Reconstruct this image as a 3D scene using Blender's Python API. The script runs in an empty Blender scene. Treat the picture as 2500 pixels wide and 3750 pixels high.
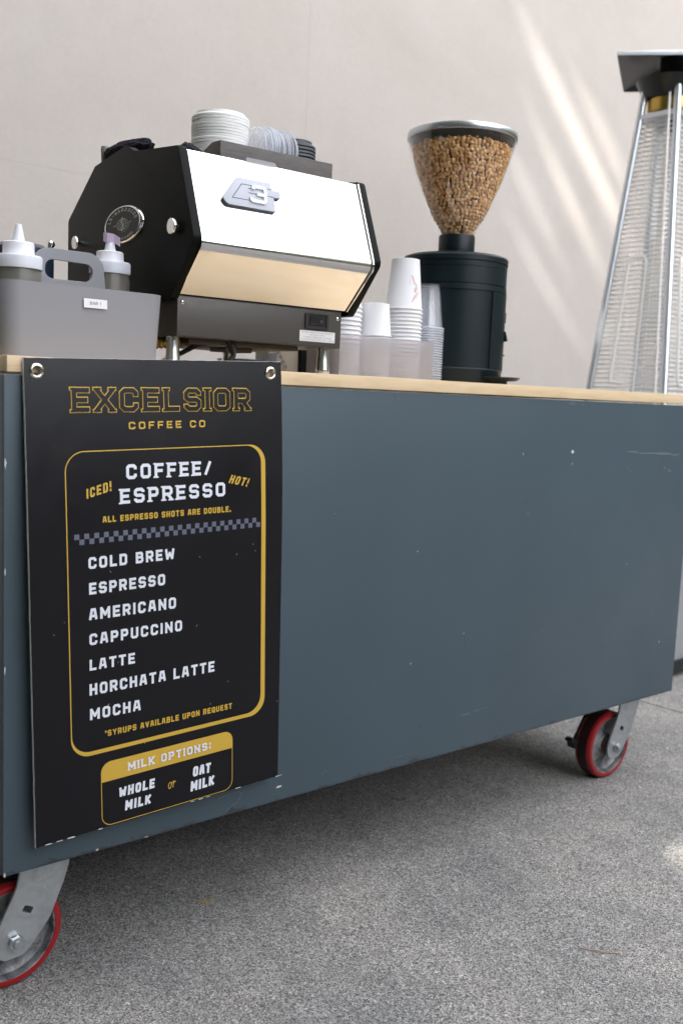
import bpy, bmesh, math, random
from mathutils import Vector, Matrix, noise
R = math.radians
rnd = random.Random(7)
sc = bpy.context.scene

# ------------------------------------------------------------------ camera
YAW, PITCH, ROLL = R(39.6535), R(-6.7790), R(2.4418)
fw = Vector((math.sin(YAW)*math.cos(PITCH), math.cos(YAW)*math.cos(PITCH), math.sin(PITCH)))
r0 = Vector((math.cos(YAW), -math.sin(YAW), 0)); u0 = r0.cross(fw)
rt = math.cos(ROLL)*r0 + math.sin(ROLL)*u0
up = -math.sin(ROLL)*r0 + math.cos(ROLL)*u0
CAM = Vector((-0.53738, -1.42424, 0.98214))
cd = bpy.data.cameras.new('camera'); cam = bpy.data.objects.new('camera', cd)
sc.collection.objects.link(cam); sc.camera = cam
cam.matrix_world = Matrix(((rt.x, up.x, -fw.x, CAM.x), (rt.y, up.y, -fw.y, CAM.y), (rt.z, up.z, -fw.z, CAM.z), (0, 0, 0, 1)))
cd.sensor_fit = 'HORIZONTAL'; cd.sensor_width = 15.67; cd.lens = 3621.8/2500*15.67
cd.clip_start = 0.05; cd.clip_end = 300
cd.dof.use_dof = True; cd.dof.focus_distance = 1.72; cd.dof.aperture_fstop = 2.8

# ------------------------------------------------------------------ sky, sun, exposure
TO_SUN = Vector((-1.0, -0.25, 0.97)).normalized()
SUN_EL = math.asin(TO_SUN.z)
w = bpy.data.worlds.new('World'); sc.world = w; w.use_nodes = True
nt = w.node_tree; bg = nt.nodes['Background']
sky = nt.nodes.new('ShaderNodeTexSky'); sky.sky_type = 'NISHITA'; sky.sun_disc = False
sky.sun_elevation = SUN_EL; sky.sun_rotation = math.atan2(TO_SUN.x, TO_SUN.y)
sky.air_density = 1.0; sky.dust_density = 1.5; sky.ozone_density = 1.0
hs = nt.nodes.new('ShaderNodeHueSaturation'); hs.inputs['Saturation'].default_value = 0.34
tint = nt.nodes.new('ShaderNodeMixRGB'); tint.blend_type = 'MULTIPLY'; tint.inputs[0].default_value = 1
tint.inputs[2].default_value = (1.0, 0.94, 0.88, 1)
nt.links.new(sky.outputs[0], hs.inputs['Color']); nt.links.new(hs.outputs[0], tint.inputs[1]); nt.links.new(tint.outputs[0], bg.inputs[0])
bg.inputs[1].default_value = 0.15
sd = bpy.data.lights.new('sun', 'SUN'); sd.energy = 2.0; sd.angle = R(0.7); sd.color = (1, 0.95, 0.86)
so = bpy.data.objects.new('sun', sd); sc.collection.objects.link(so); so.location = (-8, -3, 12)
so.rotation_euler = (-TO_SUN).to_track_quat('-Z', 'Y').to_euler()
vs = sc.view_settings; sc.display_settings.display_device = 'sRGB'
vs.view_transform = 'Standard'; vs.look = 'None'; vs.gamma = 1; vs.exposure = 3.3
cy = sc.cycles; cy.use_denoising = True
try: cy.denoiser = 'OPENIMAGEDENOISE'
except Exception: pass
cy.max_bounces = 10; cy.diffuse_bounces = 4; cy.glossy_bounces = 5; cy.transmission_bounces = 8
cy.transparent_max_bounces = 48; cy.caustics_reflective = False; cy.caustics_refractive = False
cy.sample_clamp_indirect = 6

# ------------------------------------------------------------------ helpers
def tag(o, label, cat, group=None, kind=None):
    if label: o['label'] = label
    if cat: o['category'] = cat
    if group: o['group'] = group
    if kind: o['kind'] = kind
    return o
def thing(name, loc, label, cat, group=None, rz=0.0):
    o = bpy.data.objects.new(name, None); sc.collection.objects.link(o)
    o.location = loc; o.rotation_euler = (0, 0, rz); o.empty_display_size = .05
    return tag(o, label, cat, group)
class MB:
    """collects shapes for one mesh object"""
    def __init__(s): s.v = []; s.f = []; s.sm = []
    def add(s, vs, fs, smooth=False, M=None):
        n = len(s.v)
        for p in vs:
            p = Vector(p)
            s.v.append(M @ p if M else p)
        for f in fs: s.f.append([i+n for i in f]); s.sm.append(smooth)
        return s
    def box(s, a, b, M=None):
        x0, y0, z0 = a; x1, y1, z1 = b
        return s.add([(x0,y0,z0),(x1,y0,z0),(x1,y1,z0),(x0,y1,z0),(x0,y0,z1),(x1,y0,z1),(x1,y1,z1),(x0,y1,z1)],
              [(0,3,2,1),(4,5,6,7),(0,1,5,4),(1,2,6,5),(2,3,7,6),(3,0,4,7)], False, M)
    def lathe(s, prof, seg=40, M=None, smooth=True, a0=0, a1=2*math.pi, cap=False):
        full = abs(a1-a0-2*math.pi) < 1e-6; n = seg if full else seg+1
        vs = []
        for (r, z) in prof:
            for i in range(n):
                a = a0+(a1-a0)*i/seg; vs.append((r*math.cos(a), r*math.sin(a), z))
        fs = []
        for j in range(len(prof)-1):
            for i in range(seg):
                k = (i+1) % n if full else i+1
                fs.append((j*n+i, j*n+k, (j+1)*n+k, (j+1)*n+i))
        if cap:
            fs.append(tuple(range(n))[::-1]); fs.append(tuple((len(prof)-1)*n+i for i in range(n)))
        return s.add(vs, fs, smooth, M)
    def tube(s, pts, r, seg=10, smooth=True, M=None, closed=False):
        pts = [Vector(p) for p in pts]; n = len(pts); vs = []; fs = []
        rr = r if isinstance(r, (list, tuple)) else [r]*n
        ref = None
        for i, p in enumerate(pts):
            a = pts[(i-1) % n] if (closed or i) else p; b = pts[(i+1) % n] if (closed or i < n-1) else p
            t = (b-a).normalized()
            if ref is None: ref = Vector((0, 0, 1)) if abs(t.z) < .9 else Vector((1, 0, 0))
            e1 = (ref - t*ref.dot(t)).normalized(); ref = e1; e2 = t.cross(e1)
            for k in range(seg):
                an = 2*math.pi*k/seg; vs.append(p + rr[i]*(math.cos(an)*e1+math.sin(an)*e2))
        m = n if closed else n-1
        for i in range(m):
            for k in range(seg):
                j = (i+1) % n
                fs.append((i*seg+k, i*seg+(k+1) % seg, j*seg+(k+1) % seg, j*seg+k))
        if not closed:
            fs.append(tuple(range(seg))[::-1]); fs.append(tuple((n-1)*seg+k for k in range(seg)))
        return s.add(vs, fs, smooth, M)
    def prism(s, poly, d0, d1, M=None, smooth=False):
        """poly in (x,y) -> extruded in z from d0 to d1; M places it"""
        n = len(poly); vs = [(x, y, d0) for x, y in poly]+[(x, y, d1) for x, y in poly]
        fs = [tuple(range(n))[::-1], tuple(range(n, 2*n))]
        s.add(vs, fs, False, M)
        return s.add(vs, [(i, (i+1) % n, n+(i+1) % n, n+i) for i in range(n)], smooth, M)
    def mesh(s, name):
        me = bpy.data.meshes.new(name); me.from_pydata([tuple(p) for p in s.v], [], s.f)
        me.polygons.foreach_set('use_smooth', s.sm); me.update()
        return me
    def build(s, name, mat, parent=None, bevel=0, auto=35, seg=2, kind=None, label=None, weld=True):
        me = s.mesh(name)
        bm = bmesh.new(); bm.from_mesh(me)
        if weld: bmesh.ops.remove_doubles(bm, verts=bm.verts, dist=1e-6)
        bmesh.ops.recalc_face_normals(bm, faces=bm.faces)
        if bevel:
            ed = [e for e in bm.edges if len(e.link_faces) == 2 and e.calc_face_angle(0) > R(35)]
            try: bmesh.ops.bevel(bm, geom=ed, offset=bevel, segments=seg, profile=.6, affect='EDGES', clamp_overlap=True)
            except Exception: pass
            for f in bm.faces: f.smooth = True
        bm.to_mesh(me); bm.free()
        if auto and (bevel or any(s.sm)):
            try: me.set_sharp_from_angle(angle=R(auto))
            except Exception: pass
        o = bpy.data.objects.new(name, me); sc.collection.objects.link(o)
        if mat: me.materials.append(mat)
        if parent: o.parent = parent
        if kind: o['kind'] = kind
        if label: o['label'] = label
        return o
def XZ(y=0, M=None):
    """maps prism (x,y)->(x,z), extrude along +y"""
    m = Matrix(((1, 0, 0, 0), (0, 0, 1, y), (0, 1, 0, 0), (0, 0, 0, 1)))
    return M @ m if M else m
def YZ(x=0):
    """maps prism (x,y)->(y,z), extrude along +x"""
    return Matrix(((0, 0, 1, x), (1, 0, 0, 0), (0, 1, 0, 0), (0, 0, 0, 1)))
def fillet(poly, rads, seg=6):
    out = []; n = len(poly)
    for i, p in enumerate(poly):
        r = rads[i] if isinstance(rads, (list, tuple)) else rads
        p = Vector(p); a = Vector(poly[i-1])-p; b = Vector(poly[(i+1) % n])-p
        if r <= 0: out.append(tuple(p)); continue
        la, lb = a.length, b.length; a.normalize(); b.normalize()
        ang = a.angle(b); d = min(r/math.tan(ang/2), la*.48, lb*.48); rr = d*math.tan(ang/2)
        c = p+(a+b).normalized()*(rr/math.sin(ang/2))
        s0 = p+a*d-c; s1 = p+b*d-c
        t0 = math.atan2(s0.y, s0.x); t1 = math.atan2(s1.y, s1.x); dt = (t1-t0+math.pi) % (2*math.pi)-math.pi
        for k in range(seg+1): out.append((c.x+rr*math.cos(t0+dt*k/seg), c.y+rr*math.sin(t0+dt*k/seg)))
    return out
def rrect(x0, y0, x1, y1, r, seg=8): return fillet([(x0, y0), (x1, y0), (x1, y1), (x0, y1)], r, seg)
def ring(mb, outer, inner, d0, d1, M=None):
    """band between two loops with the same number of points"""
    n = len(outer)
    vs = [(x, y, d) for d in (d0, d1) for L in (outer, inner) for x, y in L]
    fs = []
    for i in range(n):
        j = (i+1) % n
        fs += [(i, j, n+j, n+i), (2*n+i, 3*n+i, 3*n+j, 2*n+j), (i, 2*n+i, 2*n+j, j), (n+i, n+j, 3*n+j, 3*n+i)]
    return mb.add(vs, fs, False, M)
def strip(mb, pts, wd, M, lift=0.0, closed=False, ext=0.0):
    """flat mitred band along a polyline in a plane: local (u,v) -> M @ (u,v,lift)"""
    P = [Vector(p) for p in pts]; n = len(P)
    if ext and not closed:
        P[0] = P[0]+(P[0]-P[1]).normalized()*ext; P[-1] = P[-1]+(P[-1]-P[-2]).normalized()*ext
    vs = []
    for i, p in enumerate(P):
        a = P[i-1] if (closed or i) else None; b = P[(i+1) % n] if (closed or i < n-1) else None
        if a is None: t = (b-p).normalized(); nn = Vector((-t.y, t.x)); m = nn
        elif b is None: t = (p-a).normalized(); nn = Vector((-t.y, t.x)); m = nn
        else:
            t1 = (p-a).normalized(); t2 = (b-p).normalized()
            n1 = Vector((-t1.y, t1.x)); n2 = Vector((-t2.y, t2.x)); m = n1+n2
            if m.length < .05: m = n1
            else:
                m.normalize(); c = max(m.dot(n1), .38); m = m/c
        vs += [(p.x+m.x*wd/2, p.y+m.y*wd/2, lift), (p.x-m.x*wd/2, p.y-m.y*wd/2, lift)]
    fs = [(2*i, 2*i+1, 2*((i+1) % n)+1, 2*((i+1) % n)) for i in range(n if closed else n-1)]
    return mb.add(vs, fs, False, M)

# stroke font: unit box of centre lines
a_, b_ = .2, .14
G = {
 'A': (1.05, [[(0,0),(.27,1),(.73,1),(1,0)], [(.12,.3),(.88,.3)]]),
 'B': (1, [[(0,0),(0,1)], [(.05,1),(1-a_,1),(.95,1-b_),(.95,.5+b_),(.8,.53),(.1,.53)], [(.75,.53),(.87,.53),(1,.53-b_),(1,b_),(1-a_,0),(.05,0)]]),
 'C': (1, [[(1,.68),(1,1-b_),(1-a_,1),(a_,1),(0,1-b_),(0,b_),(a_,0),(1-a_,0),(1,b_),(1,.32)]]),
 'D': (1, [[(0,0),(0,1),(1-a_,1),(1,1-b_),(1,b_),(1-a_,0)], 'c']),
 'E': (.88, [[(1,1),(0,1),(0,0),(1,0)], [(0,.5),(.85,.5)]]),
 'F': (.86, [[(1,1),(0,1),(0,0)], [(0,.48),(.85,.48)]]),
 'G': (1, [[(1,.72),(1,1-b_),(1-a_,1),(a_,1),(0,1-b_),(0,b_),(a_,0),(1-a_,0),(1,b_),(1,.45),(.55,.45)]]),
 'H': (1, [[(0,0),(0,1)], [(1,0),(1,1)], [(0,.5),(1,.5)]]),
 'I': (0, [[(.5,0),(.5,1)]]),
 'K': (1, [[(0,0),(0,1)], [(1,1),(.2,.46)], [(.28,.56),(1,0)]]),
 'L': (.85, [[(0,1),(0,0),(1,0)]]),
 'M': (1.35, [[(0,0),(0,1)], [(.04,.97),(.5,.3)], [(.5,.3),(.96,.97)], [(1,1),(1,0)]]),
 'N': (1.05, [[(0,0),(0,1)], [(.06,.94),(.94,.06)], [(1,0),(1,1)]]),
 'O': (1, [[(a_,0),(0,b_),(0,1-b_),(a_,1),(1-a_,1),(1,1-b_),(1,b_),(1-a_,0)], 'c']),
 'P': (.95, [[(0,0),(0,1)], [(.05,1),(1-a_,1),(1,1-b_),(1,.42+b_),(1-a_,.42),(.1,.42)]]),
 'Q': (1, [[(a_,0),(0,b_),(0,1-b_),(a_,1),(1-a_,1),(1,1-b_),(1,b_),(1-a_,0)], 'c', [(.6,.28),(1.05,-.08)]]),
 'R': (1, [[(0,0),(0,1)], [(.05,1),(1-a_,1),(1,1-b_),(1,.42+b_),(1-a_,.42),(.1,.42)], [(.55,.42),(.98,0)]]),
 'S': (1, [[(1,.76),(1,1-b_),(1-a_,1),(a_,1),(0,1-b_),(0,.5+b_*.8),(a_,.5),(1-a_,.5),(1,.5-b_*.8),(1,b_),(1-a_,0),(a_,0),(0,b_),(0,.24)]]),
 'T': (.95, [[(0,1),(1,1)], [(.5,0),(.5,1)]]),
 'U': (1, [[(0,1),(0,b_),(a_,0),(1-a_,0),(1,b_),(1,1)]]),
 'V': (1.05, [[(0,1),(.5,0)], [(.5,0),(1,1)]]),
 'W': (1.4, [[(0,1),(.16,0)], [(.18,.02),(.5,.62)], [(.5,.62),(.82,.02)], [(.84,0),(1,1)]]),
 'X': (1.05, [[(0,0),(1,1)], [(0,1),(1,0)]]),
 'Y': (1.05, [[(0,1),(.5,.5)], [(.5,.5),(1,1)], [(.5,.55),(.5,0)]]),
 'Z': (.95, [[(0,1),(1,1)], [(1,1),(0,0)], [(0,0),(1,0)]]),
 '/': (.6, [[(0,0),(1,1)]]),
 '!': (0, [[(.5,.46),(.5,1)], [(.5,-.02),(.5,.04)]]),
 '.': (0, [[(.5,-.04),(.5,.1)]]),
 ':': (0, [[(.5,.1),(.5,.25)], [(.5,.72),(.5,.87)]]),
 '*': (0, [[(.5,.8),(.5,1)]]),
 '-': (.2, [[(0,.5),(1,.5)]]),
}
SERIF = set('EFPRITLMKNHXACS')
def text_geo(mb, s, A, B, h, style, M, lift, grow=0.0):
    """letters from A to B (plane coords, v down), cap height h"""
    sw = {'block': .225, 'slab': .215, 'wide': .21, 'outline': .2, 'italic': .2, 'cond': .25, 'thin': .13}[style]
    gap = {'block': .2, 'slab': .2, 'wide': .34, 'outline': .2, 'italic': .15, 'cond': .12, 'thin': .16}[style]
    cw = {'block': .46, 'slab': .48, 'wide': .58, 'outline': .58, 'italic': .32, 'cond': .34, 'thin': .42}[style]
    A = Vector(A); B = Vector(B); L = (B-A).length
    def width(ch): return .32 if ch == ' ' else (G[ch][0]*cw+sw)
    tot = sum(width(c) for c in s)+gap*(len(s)-1)
    sx = L/(tot*h)          # horizontal stretch to span the measured length
    e = (B-A).normalized(); d = Vector((-e.y, e.x)) * -1     # up (v is down)
    if d.y > 0: d = -d
    x = 0; k = 0
    sh = .22 if style == 'italic' else (.06 if style == 'cond' else 0)
    for ch in s:
        wd = width(ch)
        if ch != ' ':
            gw, strokes = G[ch][0]*cw, G[ch][1]
            ser = style in ('slab', 'outline') and ch in SERIF
            items = []
            for i, st in enumerate(strokes):
                if st == 'c': continue
                closed = i+1 < len(strokes) and strokes[i+1] == 'c'
                items.append((st, closed, sw))
                if ser:
                    for (ex, ey) in st:
                        if ey in (0, 1) and not closed and ch not in 'CS':
                            isend = (ex, ey) in (st[0], st[-1])
                            if (isend and not (ch in 'EFLTZ' and ex == 1)) or (ex == 0 and ch in 'EFPRLD'):
                                if ch == 'T' and ey == 1: continue
                                gx = gw if gw > 0 else 1
                                q = sw*.78/max(gw, .15) if gw else .2
                                yy = .045 if ey == 0 else .955
                                items.append(([(ex-q, ('r', yy)), (ex+q*(1 if isend and ex != 0 or ch in 'IT' or (isend and ch not in 'E') else .2), ('r', yy))], False, sw*.5))
                        elif ch in 'CS': pass
            for st, closed, ww in items:
                pts = []
                for (px_, py_) in st:
                    if isinstance(py_, tuple): yy = py_[1]*1.0
                    else: yy = sw/2+py_*(1-sw)
                    xx = x+sw/2+(px_*gw if gw > 0 else (px_-.5)*.9*(1 if isinstance(py_, tuple) else 0))
                    xx += yy*sh
                    q = A+e*(xx*h*sx)+d*(yy*h)
                    pts.append((q.x, q.y))
                strip(mb, pts, ww*h+grow*2, M, lift+k*2.5e-5, closed, ext=(ww*h/2 if (ww == sw and (ch not in 'XKVWAYZ/' and (abs(pts[0][0]-pts[1][0])+abs(pts[0][1]-pts[1][1]) > 0) and (st[0][0] == st[-1][0] or len(st) > 2 or st[0][1] == st[-1][1])) or ch in '!.:*') else ww*h*.38)*(0 if (ww != sw or ch in 'CSG') else 1)+grow)
                k += 1
        x += wd+gap
    return mb
SIGN_TEXT=[
   ('EXCELSIOR', (0.0714, 0.0795), (0.3917, 0.08), 0.0365, 'outline', 'gold') ,
   ('COFFEE CO', (0.1642, 0.1072), (0.303, 0.1066), 0.0116, 'wide', 'gold') ,
   ('COFFEE/', (0.1575, 0.1847), (0.3127, 0.1855), 0.0233, 'slab', 'white') ,
   ('ESPRESSO', (0.1461, 0.2225), (0.3397, 0.2225), 0.0234, 'slab', 'white') ,
   ('ICED!', (0.0909, 0.2109), (0.1326, 0.2006), 0.0147, 'italic', 'gold') ,
   ('HOT!', (0.3457, 0.2008), (0.3832, 0.2092), 0.0145, 'italic', 'gold') ,
   ('ALL ESPRESSO SHOTS ARE DOUBLE.', (0.1166, 0.2493), (0.3496, 0.2496), 0.0097, 'block', 'gold') ,
   ('COLD BREW', (0.0915, 0.3193), (0.2413, 0.3191), 0.0182, 'block', 'white') ,
   ('ESPRESSO', (0.0919, 0.3594), (0.2239, 0.36), 0.0184, 'block', 'white') ,
   ('AMERICANO', (0.0908, 0.3999), (0.2435, 0.4014), 0.0186, 'block', 'white') ,
   ('CAPPUCCINO', (0.0906, 0.4396), (0.2547, 0.4411), 0.0181, 'block', 'white') ,
   ('LATTE', (0.0901, 0.4801), (0.1682, 0.4815), 0.0176, 'block', 'white') ,
   ('HORCHATA LATTE', (0.0893, 0.5201), (0.3169, 0.522), 0.0184, 'block', 'white') ,
   ('MOCHA', (0.0892, 0.56), (0.1774, 0.5619), 0.0182, 'block', 'white') ,
   ('*SYRUPS AVAILABLE UPON REQUEST', (0.1146, 0.5925), (0.3519, 0.5949), 0.01, 'block', 'gold') ,
   ('MILK OPTIONS:', (0.1527, 0.6585), (0.3086, 0.6582), 0.0137, 'slab', 'white') ,
   ('WHOLE', (0.1361, 0.6999), (0.201, 0.7), 0.0165, 'cond', 'white') ,
   ('MILK', (0.1466, 0.7251), (0.1936, 0.7258), 0.0166, 'cond', 'white') ,
   ('OAT', (0.2738, 0.7002), (0.3089, 0.7005), 0.0175, 'cond', 'white') ,
   ('MILK', (0.2692, 0.7255), (0.3162, 0.725), 0.0178, 'cond', 'white') ,
]

# ------------------------------------------------------------------ materials
def mat(name, col, rough=.5, metal=0.0, **kw):
    m = bpy.data.materials.new(name); m.use_nodes = True
    b = m.node_tree.nodes['Principled BSDF']
    b.inputs['Base Color'].default_value = (*col, 1); b.inputs['Roughness'].default_value = rough; b.inputs['Metallic'].default_value = metal
    for k, v in kw.items(): b.inputs[k.replace('_', ' ')].default_value = v
    return m
def N(m, t, **kw):
    n = m.node_tree.nodes.new(t)
    for k, v in kw.items(): setattr(n, k, v)
    return n
def lk(m, a, b): m.node_tree.links.new(a, b)
def coords(m, scale=(1, 1, 1), kind='Object'):
    tc = N(m, 'ShaderNodeTexCoord'); mp = N(m, 'ShaderNodeMapping'); mp.inputs['Scale'].default_value = scale
    lk(m, tc.outputs[kind], mp.inputs[0]); return mp.outputs[0]
def noise_tex(m, vec, scale, detail=3, rough=.55, dist=0):
    n = N(m, 'ShaderNodeTexNoise'); n.inputs['Scale'].default_value = scale; n.inputs['Detail'].default_value = detail
    n.inputs['Roughness'].default_value = rough; n.inputs['Distortion'].default_value = dist
    lk(m, vec, n.inputs['Vector']); return n.outputs[0]
def ramp(m, fac, stops, interp='LINEAR'):
    r = N(m, 'ShaderNodeValToRGB'); cr = r.color_ramp; cr.interpolation = interp
    while len(cr.elements) < len(stops): cr.elements.new(.5)
    for e, (p, c) in zip(cr.elements, stops):
        e.position = p; e.color = (*c, 1) if isinstance(c, tuple) else (c, c, c, 1)
    lk(m, fac, r.inputs[0]); return r.outputs[0]
def mix(m, fac, a, b, mode='MIX'):
    n = N(m, 'ShaderNodeMixRGB', blend_type=mode)
    for i, v in ((0, fac), (1, a), (2, b)):
        if isinstance(v, (int, float)): n.inputs[i].default_value = v if i == 0 else (v, v, v, 1)
        elif isinstance(v, tuple): n.inputs[i].default_value = (*v, 1)
        else: lk(m, v, n.inputs[i])
    return n.outputs[0]
def math_(m, op, a, b=0.0, c=None):
    n = N(m, 'ShaderNodeMath', operation=op)
    for i, v in ((0, a), (1, b)) + (((2, c),) if c is not None else ()):
        if isinstance(v, (int, float)): n.inputs[i].default_value = v
        else: lk(m, v, n.inputs[i])
    return n.outputs[0]
def bump(m, h, strength=.2, dist=.001):
    b = N(m, 'ShaderNodeBump'); b.inputs['Strength'].default_value = strength; b.inputs['Distance'].default_value = dist
    lk(m, h, b.inputs['Height']); lk(m, b.outputs[0], m.node_tree.nodes['Principled BSDF'].inputs['Normal'])
def setc(m, c): lk(m, c, m.node_tree.nodes['Principled BSDF'].inputs['Base Color'])
def setr(m, c): lk(m, c, m.node_tree.nodes['Principled BSDF'].inputs['Roughness'])
def sep(m, v):
    s = N(m, 'ShaderNodeSeparateXYZ'); lk(m, v, s.inputs[0]); return s.outputs

# wall plaster
M_wall = mat('wall_plaster', (.6, .56, .53), .9, Specular_IOR_Level=.2)
v = coords(M_wall)
n1 = noise_tex(M_wall, v, .9, 4, .6, .6); n2 = noise_tex(M_wall, v, 7, 5, .65)
c1 = ramp(M_wall, n1, [(.3, (.50, .452, .415)), (.5, (.53, .485, .447)), (.72, (.555, .512, .478))])
c2 = mix(M_wall, .5, c1, ramp(M_wall, n2, [(.3, .90), (.7, 1.0)]), 'MULTIPLY'); c2 = mix(M_wall, .5, c2, ramp(M_wall, noise_tex(M_wall, v, 45, 4, .7), [(.3, .93), (.7, 1.04)]), 'MULTIPLY')
cr = coords(M_wall, (1, 1, 1)); nz = noise_tex(M_wall, cr, 1.3, 6, .6, 1.5)
crk = ramp(M_wall, math_(M_wall, 'ABSOLUTE', math_(M_wall, 'SUBTRACT', nz, .5)), [(0, .955), (.004, 1.0)])
setc(M_wall, mix(M_wall, 1, c2, crk, 'MULTIPLY'))
bump(M_wall, noise_tex(M_wall, v, 230, 3, .7), .55, .0015)

# concrete ground with exposed aggregate
M_gr = mat('aggregate_concrete', (.28, .27, .26), .88, Specular_IOR_Level=.35)
v = coords(M_gr)
def vor(scale, rnd_=1.0):
    n = N(M_gr, 'ShaderNodeTexVoronoi', feature='F1'); n.inputs['Scale'].default_value = scale; n.inputs['Randomness'].default_value = rnd_
    lk(M_gr, v, n.inputs['Vector']); return n
v1 = vor(430); v2 = vor(190)
g1 = ramp(M_gr, sep(M_gr, v1.outputs['Color'])[0], [(0, (.03, .035, .038)), (.18, (.09, .095, .095)), (.42, (.225, .22, .21)), (.8, (.335, .325, .31)), (.95, (.42, .41, .395)), (1, (.60, .59, .58))])
g2 = ramp(M_gr, sep(M_gr, v2.outputs['Color'])[1], [(0, .62), (.25, .88), (.8, 1.04), (.97, 1.15), (1, 1.6)])
gg = mix(M_gr, .8, g1, g2, 'MULTIPLY')
big = ramp(M_gr, noise_tex(M_gr, v, 2.3, 6, .66, .5), [(.30, (.64, .67, .69)), (.5, (.98, .98, .98)), (.70, (1.30, 1.26, 1.22))])
mid = ramp(M_gr, noise_tex(M_gr, v, 14, 4, .6), [(.3, .86), (.7, 1.1)])
gg = mix(M_gr, 1, mix(M_gr, 1, gg, big, 'MULTIPLY'), mid, 'MULTIPLY')
gg = mix(M_gr, .14, gg, (.30, .285, .27)); gg = mix(M_gr, 1, gg, (1.07, 1.065, 1.05), 'MULTIPLY')
tan = ramp(M_gr, noise_tex(M_gr, v, 60, 2, .5), [(.70, 0.0), (.78, .5)])
gg = mix(M_gr, tan, gg, (.34, .25, .17))
# yellow paint smear
pp = N(M_gr, 'ShaderNodeVectorMath', operation='SUBTRACT'); lk(M_gr, v, pp.inputs[0]); pp.inputs[1].default_value = (.438, .1115, 0)
pr_ = N(M_gr, 'ShaderNodeVectorRotate', rotation_type='Z_AXIS'); pr_.inputs['Angle'].default_value = R(29.4); lk(M_gr, pp.outputs[0], pr_.inputs['Vector'])
sx_ = sep(M_gr, pr_.outputs[0])
dd = math_(M_gr, 'SQRT', math_(M_gr, 'ADD', math_(M_gr, 'POWER', math_(M_gr, 'DIVIDE', sx_[0], .022), 2), math_(M_gr, 'POWER', math_(M_gr, 'DIVIDE', sx_[1], .0075), 2)))
ym = ramp(M_gr, math_(M_gr, 'ADD', dd, math_(M_gr, 'MULTIPLY', noise_tex(M_gr, v, 240, 2), 1.5)), [(1.1/3, .85), (1.7/3, 0.0)])
ym_in = math_(M_gr, 'DIVIDE', math_(M_gr, 'ADD', dd, math_(M_gr, 'MULTIPLY', noise_tex(M_gr, v, 240, 2), 1.5)), 3.0)
ym = ramp(M_gr, ym_in, [(1.1/3, .8), (1.7/3, 0.0)])
gg = mix(M_gr, ym, gg, (.38, .27, .03))
setc(M_gr, gg); bump(M_gr, v1.outputs['Distance'], .5, .0012)

# blue grey painted plywood
def paint(name, base):
    m = mat(name, base, .42, Specular_IOR_Level=.45)
    v = coords(m); s = sep(m, v)
    bn = noise_tex(m, v, 2.2, 3, .5)
    col = mix(m, 1, base, ramp(m, bn, [(.3, .93), (.7, 1.07)]), 'MULTIPLY')
    # scuffs along the bottom edge (wear with its own ragged outline)
    vs_ = coords(m, (1, 1, 2.6)); en = noise_tex(m, vs_, 20, 6, .7)
    edge = math_(m, 'SUBTRACT', math_(m, 'MULTIPLY', math_(m, 'SUBTRACT', en, .42), .058), math_(m, 'SUBTRACT', s[2], .2235))
    em = ramp(m, math_(m, 'MULTIPLY', edge, 90), [(.02, 0.0), (.30, .65)])
    col = mix(m, em, col, (.028, .030, .033))
    chip = ramp(m, noise_tex(m, coords(m, (1, 1, 1.8)), 34, 4, .6), [(.685, 0.0), (.70, 1.0)])
    low = ramp(m, math_(m, 'SUBTRACT', .2275, s[2]), [(0, 0.0), (.003, 1.0)])
    col = mix(m, math_(m, 'MULTIPLY', chip, low), col, (.62, .56, .48))
    sp = ramp(m, noise_tex(m, v, 75, 2, .5), [(.81, 0.0), (.83, .75)])
    col = mix(m, sp, col, (.42, .45, .47))
    scr = ramp(m, noise_tex(m, coords(m, (3, 3, 90)), 3.2, 4, .7), [(.72, 0.0), (.80, .16)])
    col = mix(m, scr, col, (.35, .40, .44))
    setc(m, col)
    rr = ramp(m, noise_tex(m, v, 5, 4, .6), [(.3, .36), (.7, .5)]); setr(m, rr)
    wood = N(m, 'ShaderNodeTexNoise'); wood.inputs['Scale'].default_value = 9; wood.inputs['Detail'].default_value = 5
    lk(m, coords(m, (1.2, 1.2, 34)), wood.inputs['Vector'])
    fine = noise_tex(m, v, 420, 2, .6)
    bump(m, math_(m, 'ADD', math_(m, 'MULTIPLY', wood.outputs[0], .5), math_(m, 'MULTIPLY', fine, .6)), .10, .0006)
    return m
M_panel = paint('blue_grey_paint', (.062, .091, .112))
M_side_shaded = paint('blue_grey_paint_shaded', (.03, .045, .055))  # panel paint darkened, the side faces' shade put into the colour

# birch plywood
def birch(name, ed=False):
    m = mat(name, (.72, .56, .36), .45, Specular_IOR_Level=.4)
    v = coords(m, (1.3, 10, 10) if not ed else (2, 2, 60)); g = noise_tex(m, v, 6, 5, .6, .8)
    c = ramp(m, g, [(.3, (.69, .50, .29)), (.5, (.77, .585, .365)), (.75, (.82, .65, .44))])
    k = ramp(m, noise_tex(m, coords(m, (3, 5, 5)), 5.5, 3, .5), [(.70, 1.0), (.78, .72)])
    c = mix(m, 1, c, k, 'MULTIPLY')
    if ed:
        s = sep(m, coords(m)); band = ramp(m, noise_tex(m, coords(m, (.2, .2, 260)), 2.5, 2, .6), [(.35, .94), (.6, 1.0)])
        c = mix(m, 1, c, band, 'MULTIPLY')
    setc(m, c); return m
M_birch = birch('birch_top'); M_birch_edge = birch('birch_edge', True)

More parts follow.
